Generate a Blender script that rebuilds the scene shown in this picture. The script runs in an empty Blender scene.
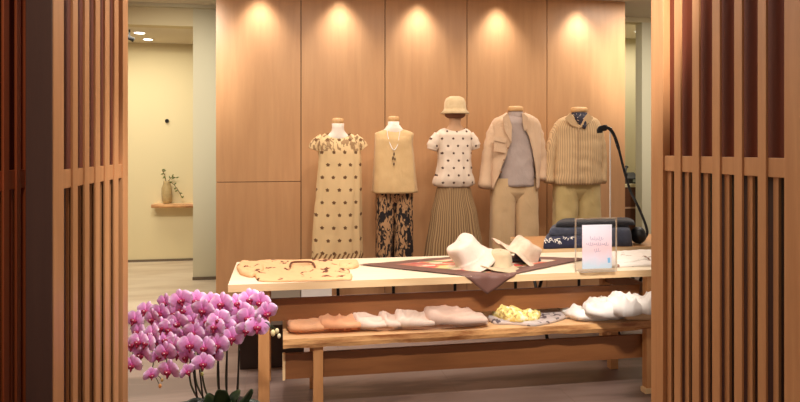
import bpy, bmesh, math, random
from mathutils import Vector, Matrix, noise
random.seed(7)
PI = math.pi
# ------------------------------------------------------------------ camera
F, HZ, H = 660.0, 148.0, 1.40
PHI = math.atan(120 / F); CS, SN = math.cos(PHI), math.sin(PHI)
S = bpy.context.scene
cd = bpy.data.cameras.new('camera'); cam = bpy.data.objects.new('camera', cd)
S.collection.objects.link(cam); S.camera = cam
cd.sensor_width = 36; cd.lens = 36 * F / 800; cd.shift_y = -(201 - HZ) / 800
cd.clip_start = 0.05; cd.clip_end = 60
cam.location = (0, 0, H); cam.rotation_euler = (PI / 2, 0, -PHI)
# ------------------------------------------------------------------ light
w = bpy.data.worlds.new('world'); S.world = w; w.use_nodes = True
w.node_tree.nodes['Background'].inputs[0].default_value = (1.0, 0.84, 0.72, 1)
w.node_tree.nodes['Background'].inputs[1].default_value = 0.42
S.view_settings.view_transform = 'Standard'; S.view_settings.look = 'None'
S.view_settings.gamma = 1; S.view_settings.use_curve_mapping = False
S.view_settings.exposure = 0.0
WARM = (1.0, 0.91, 0.80)
CEIL = 2.91; WALLY = 6.28

def lamp(kind, name, loc, target, power, col=WARM, size=0.1, angle=60, blend=0.6, sy=None):
    d = bpy.data.lights.new(name, kind); o = bpy.data.objects.new(name, d)
    S.collection.objects.link(o); d.energy = power; d.color = col
    o.location = loc
    o.rotation_euler = (Vector(target) - Vector(loc)).to_track_quat('-Z', 'Y').to_euler()
    if kind == 'SPOT':
        d.spot_size = math.radians(angle); d.spot_blend = blend; d.shadow_soft_size = size
    elif kind == 'AREA':
        d.shape = 'RECTANGLE'; d.size = size; d.size_y = sy or size
    return o

def P(px, py=None, Z=None, Y=None, X=None, d=None):
    """point in the room seen at a pixel, on a level, at a depth Y, a side X or a distance d"""
    r = (px - 400) / F; vx = r * CS + SN; vy = -r * SN + CS
    if d is None:
        if Y is not None: d = Y / vy
        elif X is not None: d = X / vx
        else: d = (H - Z) * F / (py - HZ)
    z = Z if py is None else H - (py - HZ) * d / F
    return Vector((vx * d, vy * d, z if z is not None else 0))
def DD(px, Y): return Y / (-(px - 400) / F * SN + CS)

for i, px in enumerate((260, 340, 418, 497, 577)):
    x = P(px, Y=WALLY).x
    lamp('SPOT', 'wall_downlight', (x, WALLY - 0.12, CEIL - 0.01), (x, WALLY - 0.09, 0.9), 16, (1, .95, .89), 0.04, 104, 1.0)
    lamp('SPOT', 'wall_downlight', (x, WALLY - 0.19, CEIL - 0.01), (x, WALLY, 2.0), 36, (1, .95, .90), 0.05, 84, 1.0)
# unseen spots aimed at mannequins and tables, area fills added under the ceiling
for px in (338, 394, 455, 515, 575):
    x = P(px, Y=5.85).x
    lamp('SPOT', 'mannequin_spot', (x * 0.9 + 0.1, 3.9, CEIL - 0.05), (x, 5.85, 1.0), 50, (1, .91, .82), 0.05, 34, 0.9)
for x, t in ((0.0, 0.15), (0.4, 0.85), (0.75, 1.5), (0.95, 1.88)):
    lamp('SPOT', 'table_spot', (x, 1.45, CEIL - 0.35), (t, 3.75, 0.55), 215 if t < 1.8 else 190, (1, .92, .84), 0.06, 29, 0.9)
lamp('SPOT', 'orchid_fill', (0.25, 1.9, CEIL - 0.05), (-0.40, 2.95, 0.75), 185, (1, .94, .90), 0.06, 34, 0.8)  # unseen spot added to brighten the orchid
lamp('AREA', 'ceiling_fill', (0.9, 4.9, CEIL - 0.02), (0.9, 4.9, 0), 34, WARM, 3.2, sy=0.5)
lamp('AREA', 'ceiling_fill', (0.4, 3.0, CEIL - 0.02), (0.4, 3.0, 0), 30, WARM, 1.2, sy=1.2)
lamp('AREA', 'ceiling_fill', (-1.9, 7.6, 2.66), (-1.9, 7.6, 0), 30, (1, .92, .76), 1.6, sy=0.7)
lamp('AREA', 'ceiling_fill', (-1.7, 5.2, CEIL - 0.02), (-1.7, 5.2, 0), 46, (1, .92, .80), 0.9, sy=1.6)
lamp('AREA', 'ceiling_fill', (4.6, 7.7, 2.86), (4.6, 7.7, 0), 22, (1, .94, .84), 0.8, sy=0.6)
lamp('AREA', 'ceiling_fill', (3.6, 5.4, CEIL - 0.02), (3.6, 5.4, 0), 26, (1, .93, .82), 0.8, sy=1.0)

lamp('SPOT', 'far_screen_fill', (-0.35, 0.4, CEIL - 0.05), (-0.75, 2.2, 1.3), 45, (1, .86, .7), 0.06, 34, 0.9)  # unseen lamp added to lift the far left screen
lamp('SPOT', 'pillar_fill', (-0.9, 5.0, CEIL - 0.05), (-1.0, 7.0, 1.9), 170, (1, .94, .84), 0.06, 60, 1.0)  # unseen spot added because the left pillar came out dark
lamp('SPOT', 'pillar_fill', (3.2, 5.0, CEIL - 0.05), (4.1, 7.0, 1.8), 150, (1, .94, .86), 0.06, 60, 1.0)  # likewise added, brightens the wall at the right doorway
# ------------------------------------------------------------------ materials
def c(r, g, b):
    f = lambda v: (v / 255) / 12.92 if v / 255 <= 0.04045 else ((v / 255 + 0.055) / 1.055) ** 2.4
    return (f(r), f(g), f(b), 1)
MC = {}
class NT:
    def __init__(s, name, rough=0.6, metal=0.0):
        s.m = bpy.data.materials.new(name); s.m.use_nodes = True
        s.t = s.m.node_tree; s.b = s.t.nodes['Principled BSDF']
        s.b.inputs['Roughness'].default_value = rough; s.b.inputs['Metallic'].default_value = metal
    def n(s, typ, **kw):
        nd = s.t.nodes.new(typ)
        for k, v in kw.items():
            if k.startswith('i_'): s.set(nd, k[2:], v)
            else: setattr(nd, k, v)
        return nd
    def set(s, nd, key, v):
        key = int(key) if isinstance(key, str) and key.isdigit() else key.replace('_', ' ') if isinstance(key, str) else key
        if hasattr(v, 'is_output'): s.t.links.new(v, nd.inputs[key])
        else: nd.inputs[key].default_value = v
    def math(s, op, a, b=0.0):
        nd = s.n('ShaderNodeMath', operation=op)
        for i, v in enumerate((a, b)):
            s.set(nd, str(i), v)
        return nd.outputs[0]
    def mix(s, f, a, b):
        nd = s.n('ShaderNodeMix', data_type='RGBA')
        s.set(nd, '0', f); s.set(nd, '6', a); s.set(nd, '7', b)
        return nd.outputs[2]
    def ramp(s, f, stops):
        nd = s.n('ShaderNodeValToRGB'); s.set(nd, '0', f)
        e = nd.color_ramp.elements
        while len(e) < len(stops): e.new(0.5)
        for k, (p, col) in enumerate(stops):
            e[k].position = p; e[k].color = col
        return nd.outputs[0]
    def coord(s, which='Object', scale=(1, 1, 1)):
        tc = s.n('ShaderNodeTexCoord'); mp = s.n('ShaderNodeMapping')
        s.t.links.new(tc.outputs[which], mp.inputs[0]); mp.inputs['Scale'].default_value = scale
        return mp.outputs[0]
    def noise(s, vec, scale=5, detail=4, dist=0.0):
        nd = s.n('ShaderNodeTexNoise'); s.t.links.new(vec, nd.inputs['Vector'])
        nd.inputs['Scale'].default_value = scale; nd.inputs['Detail'].default_value = detail
        nd.inputs['Distortion'].default_value = dist
        return nd.outputs[0]
    def base(s, v): s.set(s.b, 'Base Color', v)
    def bump(s, h, st=0.3, dist=0.01):
        nd = s.n('ShaderNodeBump'); s.t.links.new(h, nd.inputs['Height'])
        nd.inputs['Strength'].default_value = st; nd.inputs['Distance'].default_value = dist
        s.t.links.new(nd.outputs[0], s.b.inputs['Normal'])
BW = [(0, (0, 0, 0, 1)), (1, (1, 1, 1, 1))]

def plain(name, col, rough=0.6, metal=0.0):
    t = NT(name, rough, metal); t.base(col); return t.m
def wood(name, c1, c2, scale=(14, 14, 1.2), rough=0.45, freq=3.0, contrast=(0.3, 0.75)):
    t = NT(name, rough)
    v = t.coord('Object', scale)
    g = t.noise(v, freq, 6, 0.4)
    g2 = t.noise(t.coord('Object', tuple(k * 9 for k in scale)), freq, 3)
    f = t.math('ADD', t.math('MULTIPLY', g, 0.8), t.math('MULTIPLY', g2, 0.2))
    t.base(t.ramp(f, [(contrast[0], c1), (contrast[1], c2)]))
    t.bump(g2, 0.05, 0.002)
    return t.m
def cloth(name, col, col2=None, rough=0.9, nscale=25, bump=0.25):
    t = NT(name, rough)
    v = t.coord('Object')
    n1 = t.noise(v, nscale, 4)
    if col2: t.base(t.ramp(n1, [(0.35, col), (0.65, col2)]))
    else: t.base(col)
    wr_ = t.noise(t.coord('Object', (1, 1, .55)), 11, 3, 1.2)
    t.bump(t.math('ADD', t.math('MULTIPLY', t.noise(v, 220, 2), .12), wr_), min(1, bump * 2.2), 0.012)
    t.b.inputs['Sheen Weight'].default_value = 0.15
    return t.m
def dots(name, base, dot, sx, sz, rad, stagger=True, extra=None):
    t = NT(name, 0.9)
    sp = t.n('ShaderNodeSeparateXYZ'); t.t.links.new(t.coord('Object'), sp.inputs[0])
    wob = t.math('MULTIPLY', t.math('SUBTRACT', t.noise(t.coord('Object'), 9, 1), 0.5), 0.02)
    row = t.math('FLOOR', t.math('DIVIDE', sp.outputs[2], sz))
    off = t.math('MULTIPLY', t.math('FLOORED_MODULO', row, 2.0), 0.5 if stagger else 0)
    u = t.math('ADD', t.math('DIVIDE', t.math('ADD', sp.outputs[0], wob), sx), off)
    fx = t.math('MULTIPLY', t.math('SUBTRACT', t.math('FRACT', u), 0.5), sx)
    fz = t.math('MULTIPLY', t.math('SUBTRACT', t.math('FRACT', t.math('DIVIDE', sp.outputs[2], sz)), 0.5), sz)
    ang = t.math('ARCTAN2', fz, fx)
    pet = t.math('MULTIPLY', t.math('SINE', t.math('MULTIPLY', ang, 5.0)), rad * 0.16)
    dist = t.math('SQRT', t.math('ADD', t.math('MULTIPLY', fx, fx), t.math('MULTIPLY', fz, fz)))
    m = t.math('LESS_THAN', dist, t.math('ADD', pet, rad))
    col = t.mix(m, base, dot)
    if extra: col = extra(t, sp, col)
    t.base(col); t.bump(t.noise(t.coord('Object'), 200, 2), 0.2, 0.002)
    return t.m
def stripes(name, c1, c2, n, duty=0.5, jitter=0.0, rough=0.9):
    t = NT(name, rough)
    sp = t.n('ShaderNodeSeparateXYZ'); t.t.links.new(t.coord('UV'), sp.inputs[0])
    u = t.math('MULTIPLY', sp.outputs[0], n)
    if jitter: u = t.math('ADD', u, t.math('MULTIPLY', t.noise(t.coord('UV', (1, 2, 1)), 3, 2), jitter))
    s_ = t.math('FRACT', u)
    m = t.ramp(s_, [(max(0, duty - .12), (0, 0, 0, 1)), (duty + .12, (1, 1, 1, 1))])
    t.base(t.mix(m, c1, c2)); return t.m

M = {}
M['veneer'] = wood('veneer', c(192, 144, 100), c(206, 158, 112), (6, 6, 0.5), 0.34, 3)
M['veneer'].node_tree.nodes['Principled BSDF'].inputs['Coat Weight'].default_value = 0.0
M['joint'] = plain('joint', c(96, 58, 34), 0.7)
M['lattice'] = wood('lattice', c(192, 134, 86), c(212, 156, 106), (10, 10, 0.8), 0.45)
M['lattice_dim'] = wood('lattice_dim', c(176, 84, 44), c(194, 102, 58), (10, 10, 0.8), 0.35)  # same lattice wood, its weaker light put into a deeper red
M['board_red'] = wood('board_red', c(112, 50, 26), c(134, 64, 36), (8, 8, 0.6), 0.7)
M['board_dark'] = wood('board_dark', c(62, 28, 16), c(76, 36, 22), (8, 8, 0.6), 0.5)  # recess shade behind the slats put into a darker brown
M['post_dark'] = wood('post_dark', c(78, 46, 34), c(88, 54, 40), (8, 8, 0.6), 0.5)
M['table_pale'] = wood('table_pale', c(242, 222, 192), c(248, 232, 206), (1.2, 14, 14), 0.4)
M['table_edge'] = wood('table_edge', c(230, 192, 142), c(242, 210, 166), (1.2, 14, 14), 0.45)
M['bench_top'] = wood('bench_top', c(228, 180, 128), c(242, 204, 158), (1.2, 12, 12), 0.4)
M['live_edge'] = wood('live_edge', c(150, 88, 44), c(232, 178, 118), (2.2, 6, 14), 0.5, 2.2, (0.35, 0.62))
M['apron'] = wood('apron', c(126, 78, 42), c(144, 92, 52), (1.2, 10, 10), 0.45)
M['leg'] = wood('leg', c(196, 138, 84), c(216, 160, 106), (10, 10, 1.2), 0.45)
M['endgrain'] = plain('endgrain', c(236, 200, 150), 0.6)
M['cream'] = plain('cream', c(216, 200, 158), 0.8)
M['cream_room'] = plain('cream_room', c(222, 206, 162), 0.8)
M['pillar'] = plain('pillar', c(212, 204, 172), 0.75)
M['ceiling'] = plain('ceiling', c(226, 214, 190), 0.9)
M['base_dark'] = plain('base_dark', c(112, 96, 76), 0.6)
M['white'] = plain('white', c(240, 234, 226), 0.6)
M['grey_box'] = plain('grey_box', c(160, 148, 132), 0.6)
M['dark_box'] = plain('dark_box', c(58, 42, 34), 0.6)
M['black'] = plain('black', c(24, 22, 24), 0.5)
M['black_metal'] = plain('black_metal', c(28, 24, 22), 0.35, 0.6)
M['chrome'] = plain('chrome', c(200, 200, 200), 0.25, 1.0)
M['skin'] = plain('skin', c(238, 222, 204), 0.5)
M['capwood'] = wood('capwood', c(214, 164, 108), c(228, 182, 126), (10, 10, 4), 0.45)
M['linen_brown'] = plain('linen_brown', c(150, 96, 62), 0.8)
def floor_mat():
    t = NT('stone_floor', 0.42)
    v = t.coord('Object')
    n = t.noise(t.coord('Object', (0.5, 2.2, 1)), 1.6, 6, 0.8)
    base = t.ramp(n, [(0.40, c(112, 92, 86)), (0.5, c(144, 122, 114)), (0.62, c(156, 134, 126))])
    br = t.n('ShaderNodeTexBrick'); t.t.links.new(v, br.inputs['Vector'])
    br.inputs['Scale'].default_value = 1.0; br.inputs['Brick Width'].default_value = 1.2
    br.inputs['Row Height'].default_value = 0.6; br.inputs['Mortar Size'].default_value = 0.003
    br.inputs['Mortar Smooth'].default_value = 0.2
    t.base(t.mix(t.math('MULTIPLY', br.outputs['Fac'], 0.5), base, c(120, 98, 84)))
    return t.m
M['floor'] = floor_mat()
def emis(name, col, st):
    t = NT(name); t.base(col); t.set(t.b, 'Emission Color', col); t.set(t.b, 'Emission Strength', st); return t.m
M['lamp'] = emis('lamp_glow', (1, .93, .78, 1), 6)
def glassy(name, col, rough=0.03):
    t = NT(name, rough); t.base(col); t.set(t.b, 'Transmission Weight', 1.0); t.set(t.b, 'IOR', 1.3); return t.m
M['acrylic'] = glassy('acrylic', (1, 1, 1, 1))
M['acrylic_edge'] = glassy('acrylic_edge', c(255, 246, 236), 0.45)

# ------------------------------------------------------------------ mesh helpers
ORG = {}
def obj(name, bm, mat, parent=None, smooth=False, bevel=0.0, solid=0.0, sub=0):
    me = bpy.data.meshes.new(name)
    o = bpy.data.objects.new(name, me); S.collection.objects.link(o)
    org = Vector((0, 0, 0))
    if parent is not None: org = ORG[parent.name]; o.parent = parent
    elif bm.verts:
        xs = [v.co.x for v in bm.verts]; ys = [v.co.y for v in bm.verts]; zs = [v.co.z for v in bm.verts]
        org = Vector(((min(xs) + max(xs)) / 2, (min(ys) + max(ys)) / 2, min(zs))); o.location = org
    ORG[o.name] = org.copy()
    for v in bm.verts: v.co -= org
    bmesh.ops.recalc_face_normals(bm, faces=bm.faces) if not solid else None
    bm.to_mesh(me); bm.free()
    for m in (mat if isinstance(mat, (list, tuple)) else [mat]): me.materials.append(m)
    if smooth:
        for p in me.polygons: p.use_smooth = True
    if sub:
        md = o.modifiers.new('sub', 'SUBSURF'); md.levels = sub; md.render_levels = sub
    if solid:
        md = o.modifiers.new('solid', 'SOLIDIFY'); md.thickness = solid; md.offset = 0
    if bevel:
        md = o.modifiers.new('bev', 'BEVEL'); md.width = bevel; md.segments = 2; md.limit_method = 'ANGLE'
    return o
def root(name, loc, label, cat, group=None):
    o = bpy.data.objects.new(name, None); S.collection.objects.link(o); o.location = loc
    o.empty_display_size = 0.1; ORG[o.name] = Vector(loc)
    tag(o, label, cat, group); return o
def tag(o, label=None, cat=None, group=None, kind=None):
    if label: o['label'] = label
    if cat: o['category'] = cat
    if group: o['group'] = group
    if kind: o['kind'] = kind
    return o
def struct(name, bm, mat, **kw): return tag(obj(name, bm, mat, **kw), kind='structure')
def box(bm, x0, x1, y0, y1, z0, z1):
    vs = [bm.verts.new((x, y, z)) for x in (x0, x1) for y in (y0, y1) for z in (z0, z1)]
    for f in ((0, 1, 3, 2), (4, 6, 7, 5), (0, 4, 5, 1), (2, 3, 7, 6), (0, 2, 6, 4), (1, 5, 7, 3)):
        bm.faces.new([vs[i] for i in f])
    return vs
def B(*a):
    bm = bmesh.new(); box(bm, *a); return bm
def tube(bm, pts, rad, seg=10, flat=1.0, cap=True):
    """swept tube; rad number or list; flat squashes the second axis"""
    pts = [Vector(p) for p in pts]; n = len(pts)
    rs = rad if isinstance(rad, (list, tuple)) else [rad] * n
    prev = None; rings = []
    for i, p in enumerate(pts):
        t = (pts[min(i + 1, n - 1)] - pts[max(i - 1, 0)]).normalized()
        a = prev if prev else (Vector((0, 1, 0)) if abs(t.y) < 0.9 else Vector((1, 0, 0)))
        u = (a - t * a.dot(t)).normalized(); prev = u; v = t.cross(u)
        rings.append([bm.verts.new(p + (u * math.cos(2 * PI * k / seg) * flat + v * math.sin(2 * PI * k / seg)) * rs[i]) for k in range(seg)])
    for a, b in zip(rings, rings[1:]):
        for k in range(seg): bm.faces.new((a[k], a[(k + 1) % seg], b[(k + 1) % seg], b[k]))
    if cap: bm.faces.new(rings[0][::-1]); bm.faces.new(rings[-1])
    return rings
def smooth_pts(pts, n=6):
    P_ = [Vector(p) for p in pts]; out = []
    for i in range(len(P_) - 1):
        p0, p1, p2, p3 = P_[max(i - 1, 0)], P_[i], P_[i + 1], P_[min(i + 2, len(P_) - 1)]
        for k in range(n):
            t = k / n
            out.append(0.5 * ((2 * p1) + (p2 - p0) * t + (2 * p0 - 5 * p1 + 4 * p2 - p3) * t * t + (3 * p1 - p0 - 3 * p2 + p3) * t ** 3))
    out.append(P_[-1]); return out
def lathe(bm, prof, c0=(0, 0, 0), seg=24, rx=1.0, ry=1.0):
    rings = []
    for r, z in prof:
        rings.append([bm.verts.new((c0[0] + r * rx * math.cos(2 * PI * k / seg), c0[1] + r * ry * math.sin(2 * PI * k / seg), c0[2] + z)) for k in range(seg)])
    for a, b in zip(rings, rings[1:]):
        for k in range(seg): bm.faces.new((a[k], a[(k + 1) % seg], b[(k + 1) % seg], b[k]))
    bm.faces.new(rings[0][::-1]); bm.faces.new(rings[-1]); return rings
def interp(keys, t):
    for a, b in zip(keys, keys[1:]):
        if t <= b[0]:
            u = (t - a[0]) / max(1e-9, b[0] - a[0]); u2 = u * u * (3 - 2 * u); u = 0.5 * u + 0.5 * u2
            return [p + (q - p) * u for p, q in zip(a, b)]
    return list(keys[-1])
def garment(bm, Y, rings, ry, steps=26, seg=72, folds=(), uvl=None, exp=2.4, cap_top=False, wr=0.0, seed=0, dip=0, dpw=2):
    """closed tube of cloth; rings = (py, left px, right px), ry = depth half-width as list of (py, metres)
       folds = (count, amplitude at top, amplitude at bottom, phase)"""
    y0, y1 = rings[0][0], rings[-1][0]; prev = None; first = None
    for i in range(steps + 1):
        py = y0 + (y1 - y0) * i / steps
        _, l, r = interp(rings, py); a = P(l, py, Y=Y); b = P(r, py, Y=Y)
        cx = (a.x + b.x) / 2; rx = (b.x - a.x) / 2; z = (a.z + b.z) / 2; dy = interp(ry, py)[1]
        ring = []
        for k in range(seg):
            th = 2 * PI * k / seg; cc, ss = math.cos(th), math.sin(th)
            q = (abs(cc) ** exp + abs(ss) ** exp) ** (-1 / exp)
            m = 1.0; s = i / steps
            for (n, a0, a1, ph) in folds: m += (a0 + (a1 - a0) * s) * math.sin(n * th + ph + 0.8 * math.sin(2 * th + s * 2))
            x_, y_ = cx + rx * q * cc * m, Y + dy * q * ss * m
            if wr:
                nz = noise.noise(Vector((x_ * 9 + seed, y_ * 9, z * 16))) + 0.5 * noise.noise(Vector((x_ * 24 + z * 14, y_ * 22 + seed, z * 24)))
                x_ += nz * wr * cc; y_ += nz * wr * ss
            zz = z - dip * max(0, -ss) ** dpw * max(0, 1 - i / 8) ** 2
            ring.append(bm.verts.new((x_, y_, zz)))
        if prev:
            for k in range(seg):
                f = bm.faces.new((prev[k], prev[(k + 1) % seg], ring[(k + 1) % seg], ring[k]))
                if uvl:
                    us = (k / seg, (k + 1) / seg, (k + 1) / seg, k / seg); vs = (1 - (i - 1) / steps,) * 2 + (1 - i / steps,) * 2
                    for lp, u, v in zip(f.loops, us, vs): lp[uvl].uv = (u, v)
        else: first = ring
        prev = ring
    if cap_top: bm.faces.new(first[::-1])
    bm.faces.new(prev)
def sleeve(bm, pts, rad, uvl=None, seg=18, flat=0.9, wr=0.004):
    sp = smooth_pts(pts, 5); n = len(sp)
    rs = [interp([(i / (len(rad) - 1), r) for i, r in enumerate(rad)], k / (n - 1))[1] for k in range(n)]
    rs = [r + wr * math.sin(k * 2.1) + wr * 0.6 * math.sin(k * 3.7 + 1) for k, r in enumerate(rs)]
    st = len(bm.faces)
    tube(bm, sp, rs, seg, flat)
    if uvl:
        bm.faces.ensure_lookup_table()
        for f in bm.faces[st:]:
            for lp in f.loops:
                lp[uvl].uv = (lp.vert.co.x * 1.2 + lp.vert.co.y * 0.5, lp.vert.co.z)
def cbm():
    bm = bmesh.new(); return bm, bm.loops.layers.uv.new('UVMap')

# ------------------------------------------------------------------ room
struct('floor', B(-6, 8, -1.0, 9.5, -0.05, 0), M['floor'])
ps = NT('pale_stone', 0.4); pn = ps.noise(ps.coord('Object', (0.6, 2, 1)), 2, 5, .6); ps.base(ps.ramp(pn, [(.38, c(196, 176, 150)), (.62, c(216, 200, 176))]))
struct('floor_left', B(-6, P(216, Y=WALLY).x - 0.002, 5.95, 9.5, 0, 0.003), ps.m)
struct('ceiling', B(-6, 8, -1.0, 9.6, CEIL, CEIL + 0.06), M['ceiling'])
WL = P(216, Y=WALLY).x; WR = P(625, Y=WALLY).x
wb = struct('wall_back', B(WL + 0.004, WR - 0.004, WALLY + 0.02, WALLY + 0.45, 0, CEIL), M['joint'])
joints = [216, 301, 385, 467, 547, 625]
zj = P(240, 182, Y=WALLY).z
for i, (a, b) in enumerate(zip(joints, joints[1:])):
    xa, xb = P(a, Y=WALLY).x, P(b, Y=WALLY).x; g = 0.004
    if i == 0:
        for z0, z1 in ((0.0, zj - 0.003), (zj + 0.003, CEIL)):
            obj('wall_panel', B(xa, xb - g, WALLY, WALLY + 0.03, z0, z1), M['veneer'], wb)
    else: obj('wall_panel', B(xa + g, xb - g if i < 4 else xb, WALLY, WALLY + 0.03, 0, CEIL), M['veneer'], wb)
# left portal: pillar, lintel, room beyond
PY = P(204, 280, Z=0).y; RY = P(160, 261.5, Z=0).y; RC = 2.69
xj = P(193, Y=PY).x
struct('wall_left', B(xj, WL + 1.6, PY, PY + 0.16, 0, CEIL), M['pillar'])
struct('trim_1', B(xj - 0.004, WL + 1.6, PY - 0.012, PY, 0, 0.035), M['base_dark'])
struct('trim_2', B(-5, xj, PY, PY + 0.16, P(150, 25, Y=PY).z, CEIL), M['cream'])
struct('trim_3', B(-5, WL, PY - 0.05, PY - 0.001, P(150, 7, Y=PY).z, CEIL), M['pillar'])
struct('wall_far_left', B(-5.5, WL + 1.6, RY, RY + 0.08, 0, RC), M['cream_room'])
struct('baseboard_left', B(-5.5, WL + 1.6, RY - 0.012, RY, 0, 0.03), M['base_dark'])
struct('trim_4', B(-5.5, WL + 1.6, PY + 0.16, RY + 0.08, RC, RC + 0.05), M['ceiling'])
xr = P(194, Y=RY).x
# right portal
PR = 7.0; xa, xb = P(624, Y=PR).x, P(642, Y=PR).x
struct('trim_5', B(2.8, 8, PR, PR + 0.14, P(630, 22, Y=PR).z, CEIL), M['cream'])
struct('wall_right', B(xb, 8, PR, PR + 0.14, 0, P(630, 22, Y=PR).z), M['pillar'])
struct('wall_far_right', B(2.9, 8, 8.4, 8.48, 0, CEIL), plain('sage', c(190, 178, 140), 0.85))
struct('trim_7', B(2.82, 2.9, PR + 0.14, 8.48, 0, CEIL), M['cream'])

# ceiling lights of the left room
def downlight(px, py, r, label, cat='light', z=RC, grp='recessed ceiling lights'):
    p = P(px, py, Z=z)
    t = root('downlight', (p.x, p.y, z), label, cat, grp)
    bm = bmesh.new(); lathe(bm, [(r * 1.3, -0.006), (r * 1.3, 0.0), (r * 1.0, 0.0), (r, -0.006)], p, 20); obj('trim_ring', bm, M['white'], t)
    bm = bmesh.new(); lathe(bm, [(r, -0.009), (r * 0.98, -0.003)], p, 20); obj('lens', bm, M['lamp'], t)
downlight(139.5, 32.5, 0.055, 'round recessed light nearer the doorway in the left room ceiling')
downlight(148, 39, 0.05, 'recessed light further back in the left room ceiling near the rear wall')
downlight(640, 31, 0.06, 'small recessed light seen high through the right doorway', z=CEIL)
p = P(129.5, 38, Y=7.6)
t = root('ceiling_spotlight', (p.x, p.y, RC), 'small black spotlight under the ceiling at the left edge of the doorway', 'light')
bm = bmesh.new(); tube(bm, [(p.x, p.y, RC), (p.x, p.y, p.z + 0.02)], 0.008, 8); obj('stem', bm, M['black'], t)
bm = bmesh.new(); tube(bm, [(p.x - 0.06, p.y, p.z + 0.03), (p.x + 0.045, p.y, p.z - 0.02)], [0.02, 0.026], 14); obj('lamp_head', bm, M['black'], t, True)

# ------------------------------------------------------------------ lattice screens
def yz(px, X): return P(px, X=X).y
def lattice(name, label, X, sgn, post_near, post_far, bars, thin, mat, board, low, rail_z, end_mat, post_w=0.075, railmat=None, side=True):
    """sgn = direction (in X) away from the aisle; pixel pairs give where along the screen each bar stands"""
    y0, y1 = yz(post_near[0], X), yz(post_far[1], X)
    t = root('lattice_screen', (X + sgn * post_w / 2, (y0 + y1) / 2, 0), label, 'screen', None)
    def pc(nm, xa, xb, ya, yb, z0, z1, m, par=t):
        return obj(nm, B(min(xa, xb), max(xa, xb), min(ya, yb), max(ya, yb), z0, z1), m, par, bevel=0.0015)
    n0, n1 = yz(post_near[0], X), yz(post_near[1], X); f0, f1 = yz(post_far[0], X), yz(post_far[1], X)
    pc('post', X, X + sgn * post_w, n0, n1, 0, CEIL, mat)
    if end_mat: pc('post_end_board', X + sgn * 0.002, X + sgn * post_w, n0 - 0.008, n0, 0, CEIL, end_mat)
    pc('post', X, X + sgn * post_w, f0, f1, 0, CEIL, mat)
    for a, b in bars:
        pc('slat', X, X + sgn * 0.0075, yz(a, X), yz(b, X), 0.0, CEIL, mat)
    ya, yb = min(n1, n0), max(f0, f1)
    pc('rail', X + sgn * 0.005, X + sgn * 0.026, ya + 0.004, yb - 0.004, rail_z - 0.056, rail_z, railmat or mat)
    for a, b in thin:
        XX = X + sgn * 0.014
        pc('thin_slat', XX, XX + sgn * 0.010, yz(a, XX), yz(b, XX), 0, rail_z - 0.054, mat)
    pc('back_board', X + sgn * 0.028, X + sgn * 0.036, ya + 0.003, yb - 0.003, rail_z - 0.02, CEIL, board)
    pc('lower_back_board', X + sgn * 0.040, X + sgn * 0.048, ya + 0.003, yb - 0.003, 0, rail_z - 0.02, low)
    return t
XL, XR = -0.625, 1.39
RZ = P(64, 170, X=XL).z
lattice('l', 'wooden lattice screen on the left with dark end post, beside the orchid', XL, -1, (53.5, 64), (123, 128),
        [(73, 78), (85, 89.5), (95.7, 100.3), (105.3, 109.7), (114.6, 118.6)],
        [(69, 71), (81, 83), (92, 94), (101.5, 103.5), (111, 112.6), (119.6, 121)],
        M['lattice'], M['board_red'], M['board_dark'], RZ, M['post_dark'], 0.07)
RZ2 = P(700, 156.4, X=XR).z
lattice('l', 'wooden lattice screen on the right, covering the right ends of the tables', XR, 1, (784, 812), (651, 663),
        [(674, 680.5), (692, 699), (712, 719.8), (734, 742), (757.5, 766)],
        [(666.8, 671.2), (684.6, 688.8), (703.3, 708), (724.3, 729.3), (747.3, 752.5), (773, 778.5)],
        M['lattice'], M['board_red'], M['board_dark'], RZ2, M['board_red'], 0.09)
XF = -0.76
lattice('l', 'lattice screen toned deep red-brown for weak light at the far left edge behind the dark post', XF, -1, (-14, -4), (27, 33),
        [(4, 9.5), (17, 21)], [(0, 1.5), (12, 14), (24, 26)],
        M['lattice_dim'], M['board_red'], M['board_dark'], RZ, M['board_dark'], 0.06)

# ------------------------------------------------------------------ tables
TZ, BZ = 0.70, 0.42
TY0, TY1, TX0, TX1 = 3.475, 4.165, P(228, 285, Z=TZ).x, 2.28
BY0, BY1, BX0, BX1 = 3.425, 3.95, P(283, 338.7, Z=BZ).x, 2.26
def slab(x0, x1, y0, y1, z1, th, wav=0.0, n=60):
    """worktop whose front lower edge wanders a little like a natural board"""
    bm = bmesh.new(); R_ = []
    for i in range(n + 1):
        x = x0 + (x1 - x0) * i / n
        wv = wav * (noise.noise(Vector((x * 3.1, 0, 5))) + 0.5 * noise.noise(Vector((x * 9, 3, 5))))
        pr = [(y0, z1), (y0 - wav * 0.2 + wv * 0.5, z1 - th * 0.55), (y0 + abs(wv) + wav * 0.3, z1 - th + wv * 0.6), (y1, z1 - th), (y1, z1)]
        R_.append([bm.verts.new((x, y, z)) for y, z in pr])
    for a, b in zip(R_, R_[1:]):
        for k in range(5):
            f = bm.faces.new((a[k], a[(k + 1) % 5], b[(k + 1) % 5], b[k])); f.material_index = 0 if k == 4 else 1 if k < 2 else 0
    bm.faces.new(R_[0]).material_index = 1; bm.faces.new(R_[-1][::-1]).material_index = 1
    return bm
t = root('display_table', ((TX0 + TX1) / 2, (TY0 + TY1) / 2, 0), 'long pale wooden display table with hats, scarf and sign on top', 'table')
obj('tabletop', slab(TX0, TX1, TY0, TY1, TZ, 0.038), [M['table_pale'], M['table_edge']], t)
lx = P(264, Y=3.53).x
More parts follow.
